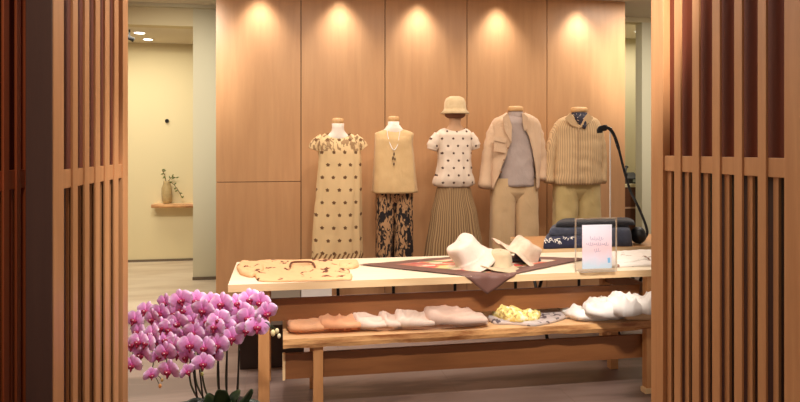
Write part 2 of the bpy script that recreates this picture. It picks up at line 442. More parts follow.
for x in (lx, 2.12):
    for y in (TY0 + 0.055, TY1 - 0.10):
        obj('leg', B(x - 0.029, x + 0.029, y - 0.025, y + 0.025, 0, TZ - 0.038), M['leg'], t, bevel=0.003)
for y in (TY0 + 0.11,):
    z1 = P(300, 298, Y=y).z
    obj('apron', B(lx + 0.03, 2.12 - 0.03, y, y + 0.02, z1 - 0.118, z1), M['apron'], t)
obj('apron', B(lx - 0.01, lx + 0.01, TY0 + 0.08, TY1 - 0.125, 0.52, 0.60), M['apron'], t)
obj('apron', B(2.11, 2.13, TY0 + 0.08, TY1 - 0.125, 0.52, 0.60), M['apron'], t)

t = root('display_bench', ((BX0 + BX1) / 2, (BY0 + BY1) / 2, 0), 'low wooden bench with natural edge pulled out under the long table, folded tops on it', 'bench')
obj('bench_top', slab(BX0, BX1, BY0, BY1, BZ, 0.05, 0.012), [M['bench_top'], M['live_edge']], t)
bx = P(318, Y=BY0 + 0.05).x; bx2 = P(648.5, Y=BY0 + 0.05).x
for x in (bx, bx2):
    for y in (BY0 + 0.05, BY1 - 0.06):
        l = obj('leg', B(x - 0.026, x + 0.026, y - 0.025, y + 0.025, 0, BZ - 0.046), M['leg'], t, bevel=0.003)
bm = B(bx2 - 0.040, bx2 + 0.04, BY0 + 0.015, BY0 + 0.07, 0.0, 0.03); obj('foot', bm, M['endgrain'], t, bevel=0.004)
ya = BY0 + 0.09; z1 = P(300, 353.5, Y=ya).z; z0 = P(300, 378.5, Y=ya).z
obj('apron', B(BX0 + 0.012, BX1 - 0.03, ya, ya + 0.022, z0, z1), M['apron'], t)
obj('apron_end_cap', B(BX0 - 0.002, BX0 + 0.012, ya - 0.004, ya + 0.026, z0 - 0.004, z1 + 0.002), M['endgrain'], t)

RTZ = 0.715; RX0 = P(541, Y=4.24).x
t = root('display_table', (RX0 + 0.9, 4.5, 0), 'wooden table behind the long one, carrying folded denim and a dark bag', 'table')
obj('tabletop', slab(RX0, 2.9, 4.215, 4.85, RTZ, 0.03), [M['leg'], M['table_edge']], t)  # top takes the darker leg wood, its dimmer light put into colour
for x in (RX0 + 0.08, RX0 + 0.62, 2.6):
    bm = bmesh.new()
    tube(bm, [(x, 4.28, 0.012), (x, 4.72, RTZ - 0.03)], 0.012, 8); tube(bm, [(x, 4.72, 0.012), (x, 4.28, RTZ - 0.03)], 0.012, 8)
    obj('trestle_leg', bm, M['black_metal'], t)
# boxes on the floor seen through the gap and below the table
p0, p1 = P(268, Y=5.6).x, P(300, Y=5.6).x
tag(obj('plinth', B(p0, p1 - 0.004, 5.4, 5.8, 0, 0.27), M['grey_box'], bevel=0.004), 'grey plinth on the floor behind the long table, left of the white one', 'plinth')
p2 = P(330, Y=5.6).x
tag(obj('plinth', B(p1 + 0.004, p2, 5.4, 5.66, 0, 0.27), M['white'], bevel=0.004), 'white plinth on the floor behind the long table', 'plinth')
x0, x1 = P(238, Y=4.1).x, P(305, Y=4.1).x
def crate():
    yb = P(270, 368, Z=0).y
    t = root('storage_box', ((x0 + x1) / 2, yb + 0.15, 0), 'dark brown storage box on the floor under the left end of the long table', 'box')
    obj('body', B(x0, x1, yb, yb + 0.28, 0, 0.24), M['dark_box'], t, bevel=0.004)
    obj('lid', B(x0 - 0.006, x1 + 0.006, yb - 0.006, yb + 0.286, 0.24, 0.275), M['dark_box'], t, bevel=0.004)
crate()

# ------------------------------------------------------------------ wall shelf with vase in the left room
sy = RY; xs0, xs1 = P(153, Y=sy - 0.08).x, P(196, Y=sy - 0.08).x; zs = P(170, 203.6, Y=sy - 0.1).z
bm = slab(xs0, xs1 + 0.5, sy - 0.20, sy - 0.001, zs, 0.042, 0.014, 50)
tag(obj('wall_shelf', bm, [M['bench_top'], M['live_edge']]), 'narrow natural-edge wooden shelf on the cream wall of the left room', 'shelf')
vp = P(166.8, Y=sy - 0.1); vh = P(166, 181, Y=sy - 0.1).z - zs
bm = bmesh.new(); lathe(bm, [(0.035, 0), (0.055, vh * .15), (0.064, vh * .4), (0.06, vh * .7), (0.038, vh * .93), (0.042, vh), (0.036, vh), (0.032, vh * .9)], (vp.x, vp.y, zs), 24)
tag(obj('vase', bm, cloth('vase_clay', c(172, 146, 96), c(190, 164, 112), 0.6), smooth=True), 'tan ceramic vase standing on the wooden wall shelf', 'vase')
t = root('leafy_branch', (vp.x, vp.y, zs + vh * .8), 'green leafy branch leaning in the tan vase', 'branch')
bm = bmesh.new()
tw = [[(166, 184), (165, 176), (162, 170)], [(166, 184), (172, 183), (178, 190), (182, 198)], [(167, 183), (172, 177), (176, 178)]]
for k in tw: tube(bm, smooth_pts([P(a, b, Y=vp.y) for a, b in k], 4), 0.004, 6)
obj('twig', bm, plain('twig', c(110, 84, 48), 0.8), t, True)
leafm = plain('vase_leaf', c(104, 118, 62), 0.6)
for k in tw:
    for a, b in smooth_pts([(x, y, 0) for x, y in k], 3)[2:] and [(v.x, v.y) for v in smooth_pts([(x, y, 0) for x, y in k], 3)[2:]]:
        q = P(a, b, Y=vp.y); an = random.uniform(0, 6.28); L = 0.042
        dx, dz, dy = math.cos(an), math.sin(an), random.uniform(-.5, .5)
        d_ = Vector((dx, dy, dz)).normalized(); s_ = d_.cross(Vector((0, 1, 0.3))).normalized()
        bm = bmesh.new(); pts = []
        for u, wd in ((0, 0), (0.3, .35), (0.6, .3), (1, 0)):
            pts.append((q + d_ * L * u + s_ * L * wd * .6, q + d_ * L * u - s_ * L * wd * .6, q + d_ * L * u + Vector((0, -0.006, 0))))
        vv = [[bm.verts.new(v) for v in tr] for tr in pts]
        for A_, B_ in zip(vv, vv[1:]):
            bm.faces.new((A_[0], A_[2], B_[2], B_[0])); bm.faces.new((A_[2], A_[1], B_[1], B_[2]))
        bmesh.ops.remove_doubles(bm, verts=bm.verts, dist=1e-5)
        obj('leaf', bm, leafm, t, True, solid=0.001)

q = P(167, 121, Y=RY)
bm = bmesh.new(); tube(bm, [(q.x, RY - .03, q.z), (q.x, RY - .001, q.z)], [.02, .026], 14)
tag(obj('wall_hook', bm, M['black_metal'], smooth=False), 'tiny dark round hook high on the cream wall above the shelf', 'hook')
# ------------------------------------------------------------------ counter seen through the right doorway
cx0 = P(624, Y=7.6).x - 0.15; cx1 = cx0 + 1.0; cz = P(634, 184, Y=7.6).z
t = root('counter', ((cx0 + cx1) / 2, 7.85, 0), 'dark brown counter with cream top seen through the right doorway', 'counter')
obj('body', B(cx0, cx1, 7.62, 8.1, 0, cz - 0.04), plain('counter_brown', c(98, 56, 34), 0.6), t)
obj('worktop', B(cx0, cx1, 7.6, 8.12, cz - 0.04, cz), M['cream'], t)
obj('shelf_edge', B(cx0, cx1, 7.6, 7.62, P(634, 207, Y=7.6).z - 0.02, P(634, 207, Y=7.6).z), plain('edge_tan', c(190, 150, 120)), t)
pp = P(630, 178, Y=7.72)
t = root('desk_telephone', (pp.x, pp.y, cz), 'black desk telephone on the cream counter top in the right doorway', 'telephone')
bm = bmesh.new(); vs = box(bm, pp.x - 0.09, pp.x + 0.10, pp.y - 0.07, pp.y + 0.08, cz, cz + 0.07)
for v in vs:
    if v.co.z > cz + 0.01 and v.co.y > pp.y: v.co.z += 0.07
obj('body', bm, M['black'], t, bevel=0.006)
bm = bmesh.new(); tube(bm, smooth_pts([(pp.x - 0.07, pp.y - 0.02, cz + 0.11), (pp.x - 0.05, pp.y + .02, cz + 0.17), (pp.x - .02, pp.y + .05, cz + 0.21)], 4), [0.025] + [0.016] * 7 + [0.025], 10)
obj('handset', bm, M['black'], t, True)
bm = B(pp.x + 0.0, pp.x + 0.07, pp.y - 0.071, pp.y - 0.068, cz + 0.02, cz + 0.055); obj('screen', bm, plain('screen_grey', c(150, 158, 150), 0.3), t)
tag(obj('paper_stack', B(pp.x - 0.22, pp.x - 0.02, pp.y + 0.12, pp.y + 0.26, cz, cz + 0.2), M['white'], bevel=0.003), 'cream white box standing behind the black telephone on the counter', 'box')

# ------------------------------------------------------------------ mannequins
MY = 5.85
def mq(px, Y, label, capy, capw, neckw, sh, shy, head=True, body=None):
    """sh = half shoulder px; returns root"""
    ctr = P(px, Y=Y); t = root('mannequin', (ctr.x, Y, 0), label, 'mannequin', 'dressed mannequins in front of the panelled wall')
    k = DD(px, Y) / F
    zt = P(px, capy, Y=Y).z; zs_ = P(px, shy, Y=Y).z
    bm = bmesh.new(); lathe(bm, [(0.16, 0), (0.16, 0.008), (0.03, 0.014), (0.03, 0.02)], (ctr.x, Y, 0), 32); obj('base_plate', bm, M['black_metal'], t, bevel=0.002)
    bm = bmesh.new(); lathe(bm, [(0.014, 0.018), (0.014, 0.26), (0.03, 0.28), (0.03, 0.30), (0.012, 0.32), (0.012, 0.9)], (ctr.x, Y, 0), 16); obj('pole', bm, M['black_metal'], t)
    # neck and torso, one body
    bm = bmesh.new(); nw = neckw * k
    prof = [(nw, capy + 5.5, 1), (nw * .95, capy + 10, 1), (nw * 1.05, shy - 6, 1), (nw * 1.6, shy - 2.0, .9), (sh * k * .72, shy + 2, .62), (sh * k * .86, shy + 8, .6), (sh * k * .84, shy + 22, .66), (sh * k * .66, shy + 42, .66), (sh * k * .82, shy + 60, .66)]
    lathe(bm, [(r, P(px, y, Y=Y).z) for r, y, e in prof][::-1], (ctr.x, Y, 0), 32)
    cy = Y
    for v in bm.verts:
        r = math.hypot(v.co.x - ctr.x, v.co.y - cy)
        if r > nw * 1.2: v.co.y = cy + max(-.06, min(.06, (v.co.y - cy) * .6))
        if v.co.z < zs_ - .02: v.co.y = cy + (v.co.y - cy) * .6
    obj('torso', bm, body or M['skin'], t, True)
    bm = bmesh.new(); cw = capw * k
    if head:
        lathe(bm, [(cw * .9, P(px, capy + 5.6, Y=Y).z), (cw, P(px, capy + 4.8, Y=Y).z), (cw, P(px, capy + 1.4, Y=Y).z), (cw * .85, P(px, capy + .4, Y=Y).z), (cw * .4, P(px, capy, Y=Y).z)], (ctr.x, Y, 0), 32, 1, 1)
        obj('neck_cap', bm, M['capwood'], t, True)
    return t, k, ctr
SL = lambda pts, Y=MY, off=0.0: [P(a, b, Y=Y + (e[0] if e else off)) for a, b, *e in pts]

# 1: long dress with sunflower motifs
def dress_extra(t, sp, col):
    yoke = t.math('GREATER_THAN', sp.outputs[2], P(338, 151, Y=MY).z)
    n = t.noise(t.coord('Object', (1.6, 1, 0.7)), 26, 3, 0.6)
    m = t.math('MULTIPLY', yoke, t.math('GREATER_THAN', n, 0.53))
    col = t.mix(t.math('MULTIPLY', m, .75), col, c(122, 84, 50))
    hem = t.math('LESS_THAN', sp.outputs[2], P(338, 251, Y=MY).z)
    d = t.math('FRACT', t.math('MULTIPLY', t.math('ADD', sp.outputs[0], t.math('MULTIPLY', sp.outputs[2], -0.55)), 26.0))
    m2 = t.math('MULTIPLY', hem, t.math('LESS_THAN', d, 0.42))
    return t.mix(m2, col, c(132, 92, 54))
M['dress'] = dots('sunflower_cotton', c(222, 188, 138), c(108, 74, 44), 0.098, 0.109, 0.0145, True, dress_extra)
t, k, ct = mq(338, MY, 'mannequin in a long cream dress with brown flower motifs, leftmost', 118, 5.8, 6.2, 19, 137)
bm = bmesh.new()
garment(bm, MY, [(133.5, 325, 351), (136, 320, 356), (140, 317.5, 359), (150, 318.5, 360), (158, 319, 361), (190, 317, 361), (225, 314, 361), (260, 312.5, 361.5)],
        [(133.5, .075), (140, .11), (152, .13), (200, .145), (260, .165)], 36, 96, [(9, .01, .05, .5), (17, .012, .02, 1)], wr=0.004, dip=.045)
sleeve(bm, SL([(324, 140), (317, 145), (314.5, 150)]), [.065, .062, .055], wr=.002)
sleeve(bm, SL([(353, 140), (359, 144.5), (363, 149)]), [.065, .062, .055], wr=.002)
obj('dress', bm, M['dress'], t, True)
# 2: sleeveless top, printed trousers, necklace
t, k, ct = mq(393.5, MY, 'mannequin in a tan sleeveless top with necklace and dark patterned trousers', 116, 5.6, 5.8, 17, 131)
bm = bmesh.new()
garment(bm, MY, [(129, 386, 403), (130.5, 381, 409), (133, 375, 413.5), (142, 375, 412.5), (150, 374.5, 413), (175, 373.5, 415), (192.5, 372.5, 416.5)],
        [(129, .06), (132, .075), (140, .105), (192, .15)], 30, 96, [(7, .004, .03, .9), (11, .0, .02, 2)], wr=.003, dip=.03)
obj('sleeveless_top', bm, cloth('tan_cotton', c(206, 168, 116), c(212, 176, 124), 0.85, 8), t, True)
tt = NT('leaf_print', 0.85)
v = tt.coord('Object', (1, 1, 0.36)); n1 = tt.noise(v, 36, 2, 1.6); n2 = tt.noise(tt.coord('Object', (1, 1, .5)), 12, 2)
cc_ = tt.ramp(n1, [(0.47, c(32, 22, 20)), (0.52, c(182, 138, 96))]); tt.base(tt.mix(tt.math('LESS_THAN', n2, 0.42), cc_, c(30, 20, 20)))
M['leaf_print'] = tt.m
def trousers(L, R, y0, y1, mat, parent, Y=MY, dep=.085, top=None, name='trousers', wr=.004, fold=.02):
    bm = bmesh.new()
    for (a0, b0, a1, b1) in (L, R):
        garment(bm, Y, [(y0, a0, b0), (y0 + 8, a0, b0), (y1, a1, b1)], [(y0, dep), (y1, dep * .95)], 20, 40, [(5, .01, fold, a0), (9, 0, fold * .7, 1)], wr=wr, seed=a0)
    tl = min(L[0], R[0]); tr = max(L[1], R[1]); garment(bm, Y, [(y0 - 8, tl + 1, tr - 1), (y0 + 3, tl, tr), (y0 + 9, tl + 1, tr - 1), (y0 + 16, tl + 4, tr - 4)], [(y0 - 8, dep * .95), (y0 + 6, dep), (y0 + 16, dep * .55)], 12, 40)
    return obj(name, bm, mat, parent, True)
trousers((376, 394.5, 376, 392), (393.5, 412.5, 394, 413), 190, 262, M['leaf_print'], t)
bm = bmesh.new()
cord = [(387, 130), (388, 137), (390.5, 145), (394, 150), (397.5, 145), (399, 137), (400, 130)]
tube(bm, smooth_pts([P(a, b, Y=MY - .085 - .045 * (1 - abs(a - 394) / 7)) for a, b in cord], 4), .0035, 6)
nk = obj('necklace', bm, M['white'], t, True)
bm = bmesh.new()
for a, b, r in ((394, 154, .014), (393, 158, .016), (395, 159, .012), (394, 164, .012)):
    q = P(a, b, Y=MY - .15); bmesh.ops.create_icosphere(bm, subdivisions=1, radius=r, matrix=Matrix.Translation(q) @ Matrix.Diagonal((.7, .5, 1.3, 1)))
obj('pendant', bm, plain('pendant', c(110, 82, 52), 0.4), nk)
# 3: hat, dotted blouse, striped skirt
t, k, ct = mq(455, MY, 'mannequin wearing a pale hat, dotted blouse and long striped skirt', 112, 5.5, 6.0, 17, 131, head=False, body=plain('tan_body', c(206, 160, 122), .7))
bm = bmesh.new(); hz = P(455, 113, Y=MY).z
lathe(bm, [(.05, -.05), (.07, -.045), (.092, -.03), (.100, .02), (.095, .06), (.05, .09)], (ct.x, MY, hz), 28, 1, 1.05); obj('head', bm, plain('head_brown', c(122, 76, 50), 0.7), t, True)
bm = bmesh.new()
lathe(bm, [(.105, -.004), (.128, -.022), (.136, -.017), (.108, .012), (.102, .03), (.098, .085), (.082, .122), (.05, .138), (.02, .14)], (ct.x, MY, hz + .012), 36, 1, 1.05)
obj('straw_hat', bm, cloth('pale_straw', c(218, 188, 142), c(226, 198, 154)), t, True)
M['dot_blouse'] = dots('dotted_blouse', c(226, 204, 182), c(84, 56, 44), 0.092, 0.066, 0.0105, True)
bm = bmesh.new()
garment(bm, MY, [(128, 444, 465), (130.5, 438, 470), (135, 436, 472), (145, 437.5, 471), (158, 438.5, 470.5), (172, 437, 471), (180, 434, 473.5), (184, 433.5, 474), (186.5, 437, 470)],
        [(128, .06), (134, .1), (150, .115), (180, .14), (186.5, .12)], 34, 96, [(13, .0, .03, .4), (8, .0, .02, 2)], wr=.005, dip=.03)
sleeve(bm, SL([(440, 136), (434.5, 143), (432, 150)]), [.06, .062, .06, .045], wr=.003)
sleeve(bm, SL([(468, 136), (473, 143), (475, 149)]), [.06, .062, .06, .045], wr=.003)
obj('blouse', bm, M['dot_blouse'], t, True)
bm, uv = cbm()
garment(bm, MY, [(184, 439, 468), (190, 437, 470), (215, 432, 476), (250, 427, 481), (262, 425, 483)], [(184, .11), (262, .2)], 30, 144, [(12, .02, .06, .3), (19, .01, .03, 1)], uvl=uv)
obj('skirt', bm, stripes('striped_cotton', c(122, 90, 60), c(172, 140, 98), 64, .5, .6), t, True)
# 4: linen jacket over grey top, beige trousers
t, k, ct = mq(515.5, MY, 'mannequin in a beige linen jacket over a lavender grey top, beige trousers', 106, 7.6, 6.3, 24, 121)
jm = cloth('beige_linen', c(208, 172, 138), c(214, 180, 146), 0.9, 6, .4)
bm = bmesh.new()
garment(bm, MY, [(116, 507, 524), (119, 504, 529), (124, 500, 533), (150, 498, 534), (170, 498, 534), (186, 499, 534)], [(116, .06), (122, .095), (186, .115)], 26, 64, [(6, .0, .03, .5)], wr=.006)
garment(bm, MY, [(112, 509, 522.5), (114.5, 508.5, 523), (118, 507.5, 524)], [(112, .062), (118, .068)], 6, 40)
obj('tee_shirt', bm, cloth('lavender_jersey', c(178, 158, 148), c(186, 166, 156), .9, 10), t, True)
def open_jacket(bm, rings, ry, Y, gap, steps=26, seg=70, wr=.006, off=0.012):
    """open-fronted shell; gap = list of (py, left px, right px) of the opening"""
    prev = None; y0, y1 = rings[0][0], rings[-1][0]
    for i in range(steps + 1):
        py = y0 + (y1 - y0) * i / steps
        _, l, r = interp(rings, py); _, gl, gr = interp(gap, py); dy = interp(ry, py)[1]
        a = P(l, py, Y=Y); b = P(r, py, Y=Y); cx = (a.x + b.x) / 2; rx = (b.x - a.x) / 2; z = a.z
        xl, xr_ = P(gl, py, Y=Y - dy).x, P(gr, py, Y=Y - dy).x
        cl = max(-.97, min(.97, (xl - cx) / rx)); cr = max(-.97, min(.97, (xr_ - cx) / rx))
        thl = -math.acos(cl); thr = -math.acos(cr)           # front is negative y
        a0, a1 = thr, 2 * PI + thl
        ring = []
        for kk in range(seg + 1):
            th = a0 + (a1 - a0) * kk / seg; cc, ss = math.cos(th), math.sin(th)
            q = (abs(cc) ** 2.4 + abs(ss) ** 2.4) ** (-1 / 2.4)
            nz = noise.noise(Vector((cc * 2, ss * 2 + 7, z * 9))) * wr + noise.noise(Vector((cc * 6, ss * 6, z * 18))) * wr * .6
            m = 1 + nz * 4
            ring.append(bm.verts.new((cx + rx * q * cc * m, Y + dy * q * ss * m, z)))
        if prev:
            for kk in range(seg): bm.faces.new((prev[kk], prev[kk + 1], ring[kk + 1], ring[kk]))
        prev = ring
bm = bmesh.new()
open_jacket(bm, [(113, 506, 525), (116, 501, 532), (120, 493, 537.5), (126, 491, 540), (150, 491, 540), (175, 490, 539), (189, 489, 538)], [(113, .07), (120, .11), (150, .13), (189, .145)], MY,
            [(113, 509, 522), (124, 511, 523), (140, 512, 530), (152, 508.5, 533), (170, 503, 536), (189, 497, 537)])
sleeve(bm, SL([(503, 122), (495, 129), (490.5, 146), (487, 166), (484.5, 188, -.04)]), [.03, .054, .060, .060, .058, .058])
sleeve(bm, SL([(528, 122), (535.5, 129), (539, 145), (541, 162), (540.5, 180, -.04)]), [.03, .052, .058, .055, .052, .05])
jk = obj('jacket', bm, jm, t, True, solid=0.005)
def quad_patch(pts, Y, th=.006):
    bm = bmesh.new(); f = [bm.verts.new(P(a, b, Y=Y)) for a, b in pts]; fc = bm.faces.new(f)
    ex = bmesh.ops.extrude_face_region(bm, geom=[fc])
    for v in ex['geom']:
        if isinstance(v, bmesh.types.BMVert): v.co.y += th
    return bm
obj('lapel', quad_patch([(508, 113), (503, 117), (505, 131), (511.5, 143), (512, 126)], MY - .135), jm, jk)
obj('lapel', quad_patch([(523, 113), (528, 117), (528, 128), (524.5, 131), (522.5, 122)], MY - .13), jm, jk)
pk = obj('chest_pocket', quad_patch([(494, 137), (506, 139), (505.5, 153), (494, 151)], MY - .132), jm, jk)
obj('pocket_flap', quad_patch([(493.5, 136), (506.5, 138), (506, 143), (493.5, 140.5)], MY - .14), jm, pk)
bm = bmesh.new()
for a, b in ((508, 148), (504, 160), (501, 172)):
    bmesh.ops.create_icosphere(bm, subdivisions=1, radius=.008, matrix=Matrix.Translation(P(a, b, Y=MY - .143)) @ Matrix.Diagonal((1, .4, 1, 1)))
obj('button', bm, M['linen_brown'], jk)
trousers((491, 515, 490, 514), (513.5, 537, 515, 538), 186, 262, cloth('beige_chino', c(206, 172, 128), c(212, 178, 134), .9, 8), t, dep=.1, fold=.03)
# 5: striped shirt jacket, navy neckerchief, khaki trousers
t, k, ct = mq(579, MY, 'mannequin in a striped beige shirt with navy neckerchief, rightmost', 107, 8.2, 7.0, 24, 122)
bm, uv = cbm()
garment(bm, MY, [(114.5, 571, 588), (116.5, 565, 592), (120.5, 557, 598), (128, 553.5, 600.5), (150, 553.5, 600), (172, 552.5, 599), (180, 550.5, 600.5), (184, 552, 599)],
        [(115, .07), (120, .11), (150, .13), (180, .15), (184, .145)], 30, 110, [(9, .0, .02, .4), (15, .0, .02, 2)], uvl=uv, wr=.006, dip=.12, dpw=8)
sleeve(bm, SL([(564, 122), (557.5, 129), (552.5, 146), (549.5, 164), (549, 183, -.03)]), [.03, .050, .058, .058, .054, .054], uv)
sleeve(bm, SL([(591, 122), (596.5, 129), (600, 146), (601.5, 164), (601, 183, -.03)]), [.03, .050, .056, .055, .052, .052], uv)
sm = stripes('striped_shirting', c(178, 144, 104), c(208, 174, 130), 60, .4, .5)
sh = obj('shirt', bm, sm, t, True)
obj('collar', quad_patch([(570, 113), (565, 118), (571, 125), (579, 128), (573.5, 117)], MY - .125), cloth('shirt_collar', c(204, 168, 124)), sh)
obj('collar', quad_patch([(588, 113), (593.5, 118), (587, 124.5), (579.5, 128), (585, 117)], MY - .125), cloth('shirt_collar_b', c(204, 168, 124)), sh)
bm = bmesh.new(); tube(bm, [P(578.6, 128, Y=MY - .135), P(578, 183, Y=MY - .155)], .006, 6, .4); obj('placket', bm, cloth('placket', c(178, 144, 106)), sh)
bm = bmesh.new()
garment(bm, MY - .02, [(112.5, 573, 585.5), (115.5, 571, 588), (119, 571.5, 587.5), (124, 574, 585), (129, 578, 581)], [(112.5, .06), (119, .098), (129, .12)], 10, 40, [(8, .03, .05, 1)])
nm = NT('neckerchief', .8); nn = nm.noise(nm.coord('Object'), 60, 1); nm.base(nm.ramp(nn, [(.62, c(38, 34, 48)), (.66, c(190, 170, 160))]))
obj('neckerchief', bm, nm.m, t, True)
trousers((554, 577.5, 553, 575), (576, 599, 577.5, 600), 184, 262, cloth('khaki_cotton', c(196, 170, 112), c(204, 178, 122), .9, 8), t, dep=.1, fold=.04, wr=.008)

# ------------------------------------------------------------------ folded clothes
def heap(name, fp, Z, h, mat, parent=None, tilt=(0, 0), wr=.006, seed=0, pw=5, M_=20, N=64, fs=14, stretch=(1, 1), ridge=0.0, rdir=0.6):
    """a folded garment: footprint given as pixels on the level Z, rounded edges, wrinkles"""
    pts = [P(a, b, Z=Z) for a, b in fp]; n = len(pts)
    cl = []
    for i in range(n):                                    # closed rounding of the outline
        p0, p1, p2, p3 = pts[i - 1], pts[i], pts[(i + 1) % n], pts[(i + 2) % n]
        for k in range(8):
            u = k / 8; cr = 0.5 * ((2 * p1) + (p2 - p0) * u + (2 * p0 - 5 * p1 + 4 * p2 - p3) * u * u + (3 * p1 - p0 - 3 * p2 + p3) * u ** 3)
            cl.append(cr * 0.45 + (p1 + (p2 - p1) * u) * 0.55)
    c0 = sum(cl, Vector()) / len(cl); sx = max(abs(p.x - c0.x) for p in cl); syy = max(abs(p.y - c0.y) for p in cl)
    bm = bmesh.new(); rings = []
    for m in range(M_ + 1):
        tt_ = (m / M_) ** .6; ring = []
        for p in cl:
            q = c0 + (p - c0) * tt_
            u, v = (q.x - c0.x) / sx, (q.y - c0.y) / syy
            hh = max(.15 * h, h * (1 + tilt[0] * u + tilt[1] * v)) * (max(0, 1 - tt_ ** pw)) ** .45
            w1 = noise.noise(Vector((q.x * fs * stretch[0] + seed * 3.1, q.y * fs * stretch[1], seed)))
            w2 = abs(noise.noise(Vector((q.x * fs * 2 + q.y * 9 + seed, q.y * fs * 1.2, seed + 4))))
            hh += (w1 * wr + (0.25 - w2) * wr) * (1 - tt_ ** 8)
            if ridge:
                rx_ = q.x * math.cos(rdir) + q.y * math.sin(rdir); ry_ = -q.x * math.sin(rdir) + q.y * math.cos(rdir)
                hh += ridge * ((1 - abs(noise.noise(Vector((rx_ * 20 + seed, ry_ * 6, seed * 2.3))))) ** 3 - .5) * (1 - tt_ ** 10)
            ring.append(bm.verts.new((q.x, q.y, Z + .0015 + max(0, hh))))
        if m == 0:
            for vtx in ring[1:]: pass
            cv = bm.verts.new(ring[0].co)
            for r_ in ring: bm.verts.remove(r_)
            rings.append([cv])
        else: rings.append(ring)
    L = len(cl)
    for k in range(L): bm.faces.new((rings[0][0], rings[1][k], rings[1][(k + 1) % L]))
    for a, b in zip(rings[1:], rings[2:]):
        for k in range(L): bm.faces.new((a[k], b[k], b[(k + 1) % L], a[(k + 1) % L]))
    bm.faces.new(rings[-1][::-1])
    return obj(name, bm, mat, parent, True)
def blot(name, base, spots, sc=14, lo=.60, hi=.64, stretch=(1, 1, 1), rough=.9):
    t = NT(name, rough); n = t.noise(t.coord('Object', stretch), sc, 3, .5)
    t.base(t.ramp(n, [(lo, base), (hi, spots)])); t.bump(t.noise(t.coord('Object'), 200, 2), .2, .002); return t.m
# printed shirt laid out on the left of the long table
pm = blot('peach_print', c(238, 184, 134), c(104, 56, 34), 11, .61, .64)
t = root('printed_shirt', tuple(P(300, 272, Z=TZ)), 'peach shirt with brown print laid flat on the left end of the long table', 'shirt')
heap('body', [(258, 281.5), (250, 264), (262, 261.8), (330, 260.5), (344, 262), (350, 272), (347, 280.5), (300, 282)], TZ, .013, pm, t, wr=.005, seed=1, pw=26, fs=12, ridge=.012)
heap('sleeve', [(240, 275), (236.5, 268), (242, 263.5), (262, 263.5), (264, 272), (252, 278)], TZ, .018, pm, t, wr=.005, seed=5, pw=20, ridge=.014)
heap('sleeve', [(339, 268.5), (340, 263), (357, 262.4), (359, 267), (352, 269.5)], TZ, .024, pm, t, wr=.004, seed=2, pw=8)
heap('cuff', [(336, 280), (337, 274), (352, 275), (351, 280.5)], TZ, .012, pm, t, wr=.003, seed=7, pw=8)
bm = bmesh.new(); tube(bm, smooth_pts([P(290, 266.5, Z=TZ + .028), P(292, 262.5, Z=TZ + .03), P(302, 261.8, Z=TZ + .03), P(312, 262.4, Z=TZ + .03), P(315, 267, Z=TZ + .028)], 5), .006, 8, 1)
obj('neckline', bm, plain('brown_piping', c(112, 66, 40), .8), t, True)

# silk scarf draped over the front edge
def scarf():
    Lc, Rc = P(359, 265.5, Z=TZ), P(588, 259.5, Z=TZ)
    Fc = P(487, Y=TY0); Fc = Vector((Fc.x, TY0 - .105, TZ)); Bc = Lc + Rc - Fc
    Bc.y = min(Bc.y, TY1 - .03)
    bm, uv = cbm(); n = 56; g = []
    for i in range(n + 1):
        row = []
        for j in range(n + 1):
            u, v = i / n, j / n
            q = Fc * (1 - u) * (1 - v) + Lc * u * (1 - v) + Rc * (1 - u) * v + Bc * u * v
            q = q.copy(); z = TZ + .004 + .003 * (1 + noise.noise(Vector((q.x * 9, q.y * 9, 2))))
            if q.y < TY0:
                e = TY0 - q.y; q.y = TY0 - .007 - .004 * math.sin(q.x * 60); z = TZ + .003 - e
            elif q.y < TY0 + .012: z = TZ + .004
            q.z = z; row.append(bm.verts.new(q))
        g.append(row)
    for i in range(n):
        for j in range(n):
            f = bm.faces.new((g[i][j], g[i + 1][j], g[i + 1][j + 1], g[i][j + 1]))
            for lp, (a, b) in zip(f.loops, ((i, j), (i + 1, j), (i + 1, j + 1), (i, j + 1))): lp[uv].uv = (a / n, b / n)
    t = NT('silk_print', .55)
    sp = t.n('ShaderNodeSeparateXYZ'); t.t.links.new(t.coord('UV'), sp.inputs[0])
    e = t.math('MINIMUM', t.math('MINIMUM', sp.outputs[0], t.math('SUBTRACT', 1.0, sp.outputs[0])), t.math('MINIMUM', sp.outputs[1], t.math('SUBTRACT', 1.0, sp.outputs[1])))
    vor = t.n('ShaderNodeTexVoronoi'); t.t.links.new(t.coord('UV', (1, 1, 1)), vor.inputs['Vector']); vor.inputs['Scale'].default_value = 15
    hs = t.n('ShaderNodeSeparateColor'); t.t.links.new(vor.outputs['Color'], hs.inputs[0])
    flo = t.ramp(hs.outputs[0], [(.0, c(196, 70, 74)), (.28, c(226, 120, 90)), (.42, c(240, 214, 190)), (.58, c(120, 142, 96)), (.72, c(226, 190, 110)), (.85, c(222, 200, 176))])
    red = c(176, 72, 74)
    redm = t.math('MULTIPLY', t.math('GREATER_THAN', sp.outputs[0], 0.70), t.math('LESS_THAN', sp.outputs[1], .32))
    flo = t.mix(t.math('MULTIPLY', redm, .8), flo, red)
    inner = t.math('GREATER_THAN', e, 0.15)
    t.base(t.mix(inner, c(112, 76, 66), flo))
    o = obj('silk_scarf', bm, t.m, None, True, solid=.0015)
    tag(o, 'brown bordered floral scarf hanging over the front edge of the long table', 'scarf')
scarf()

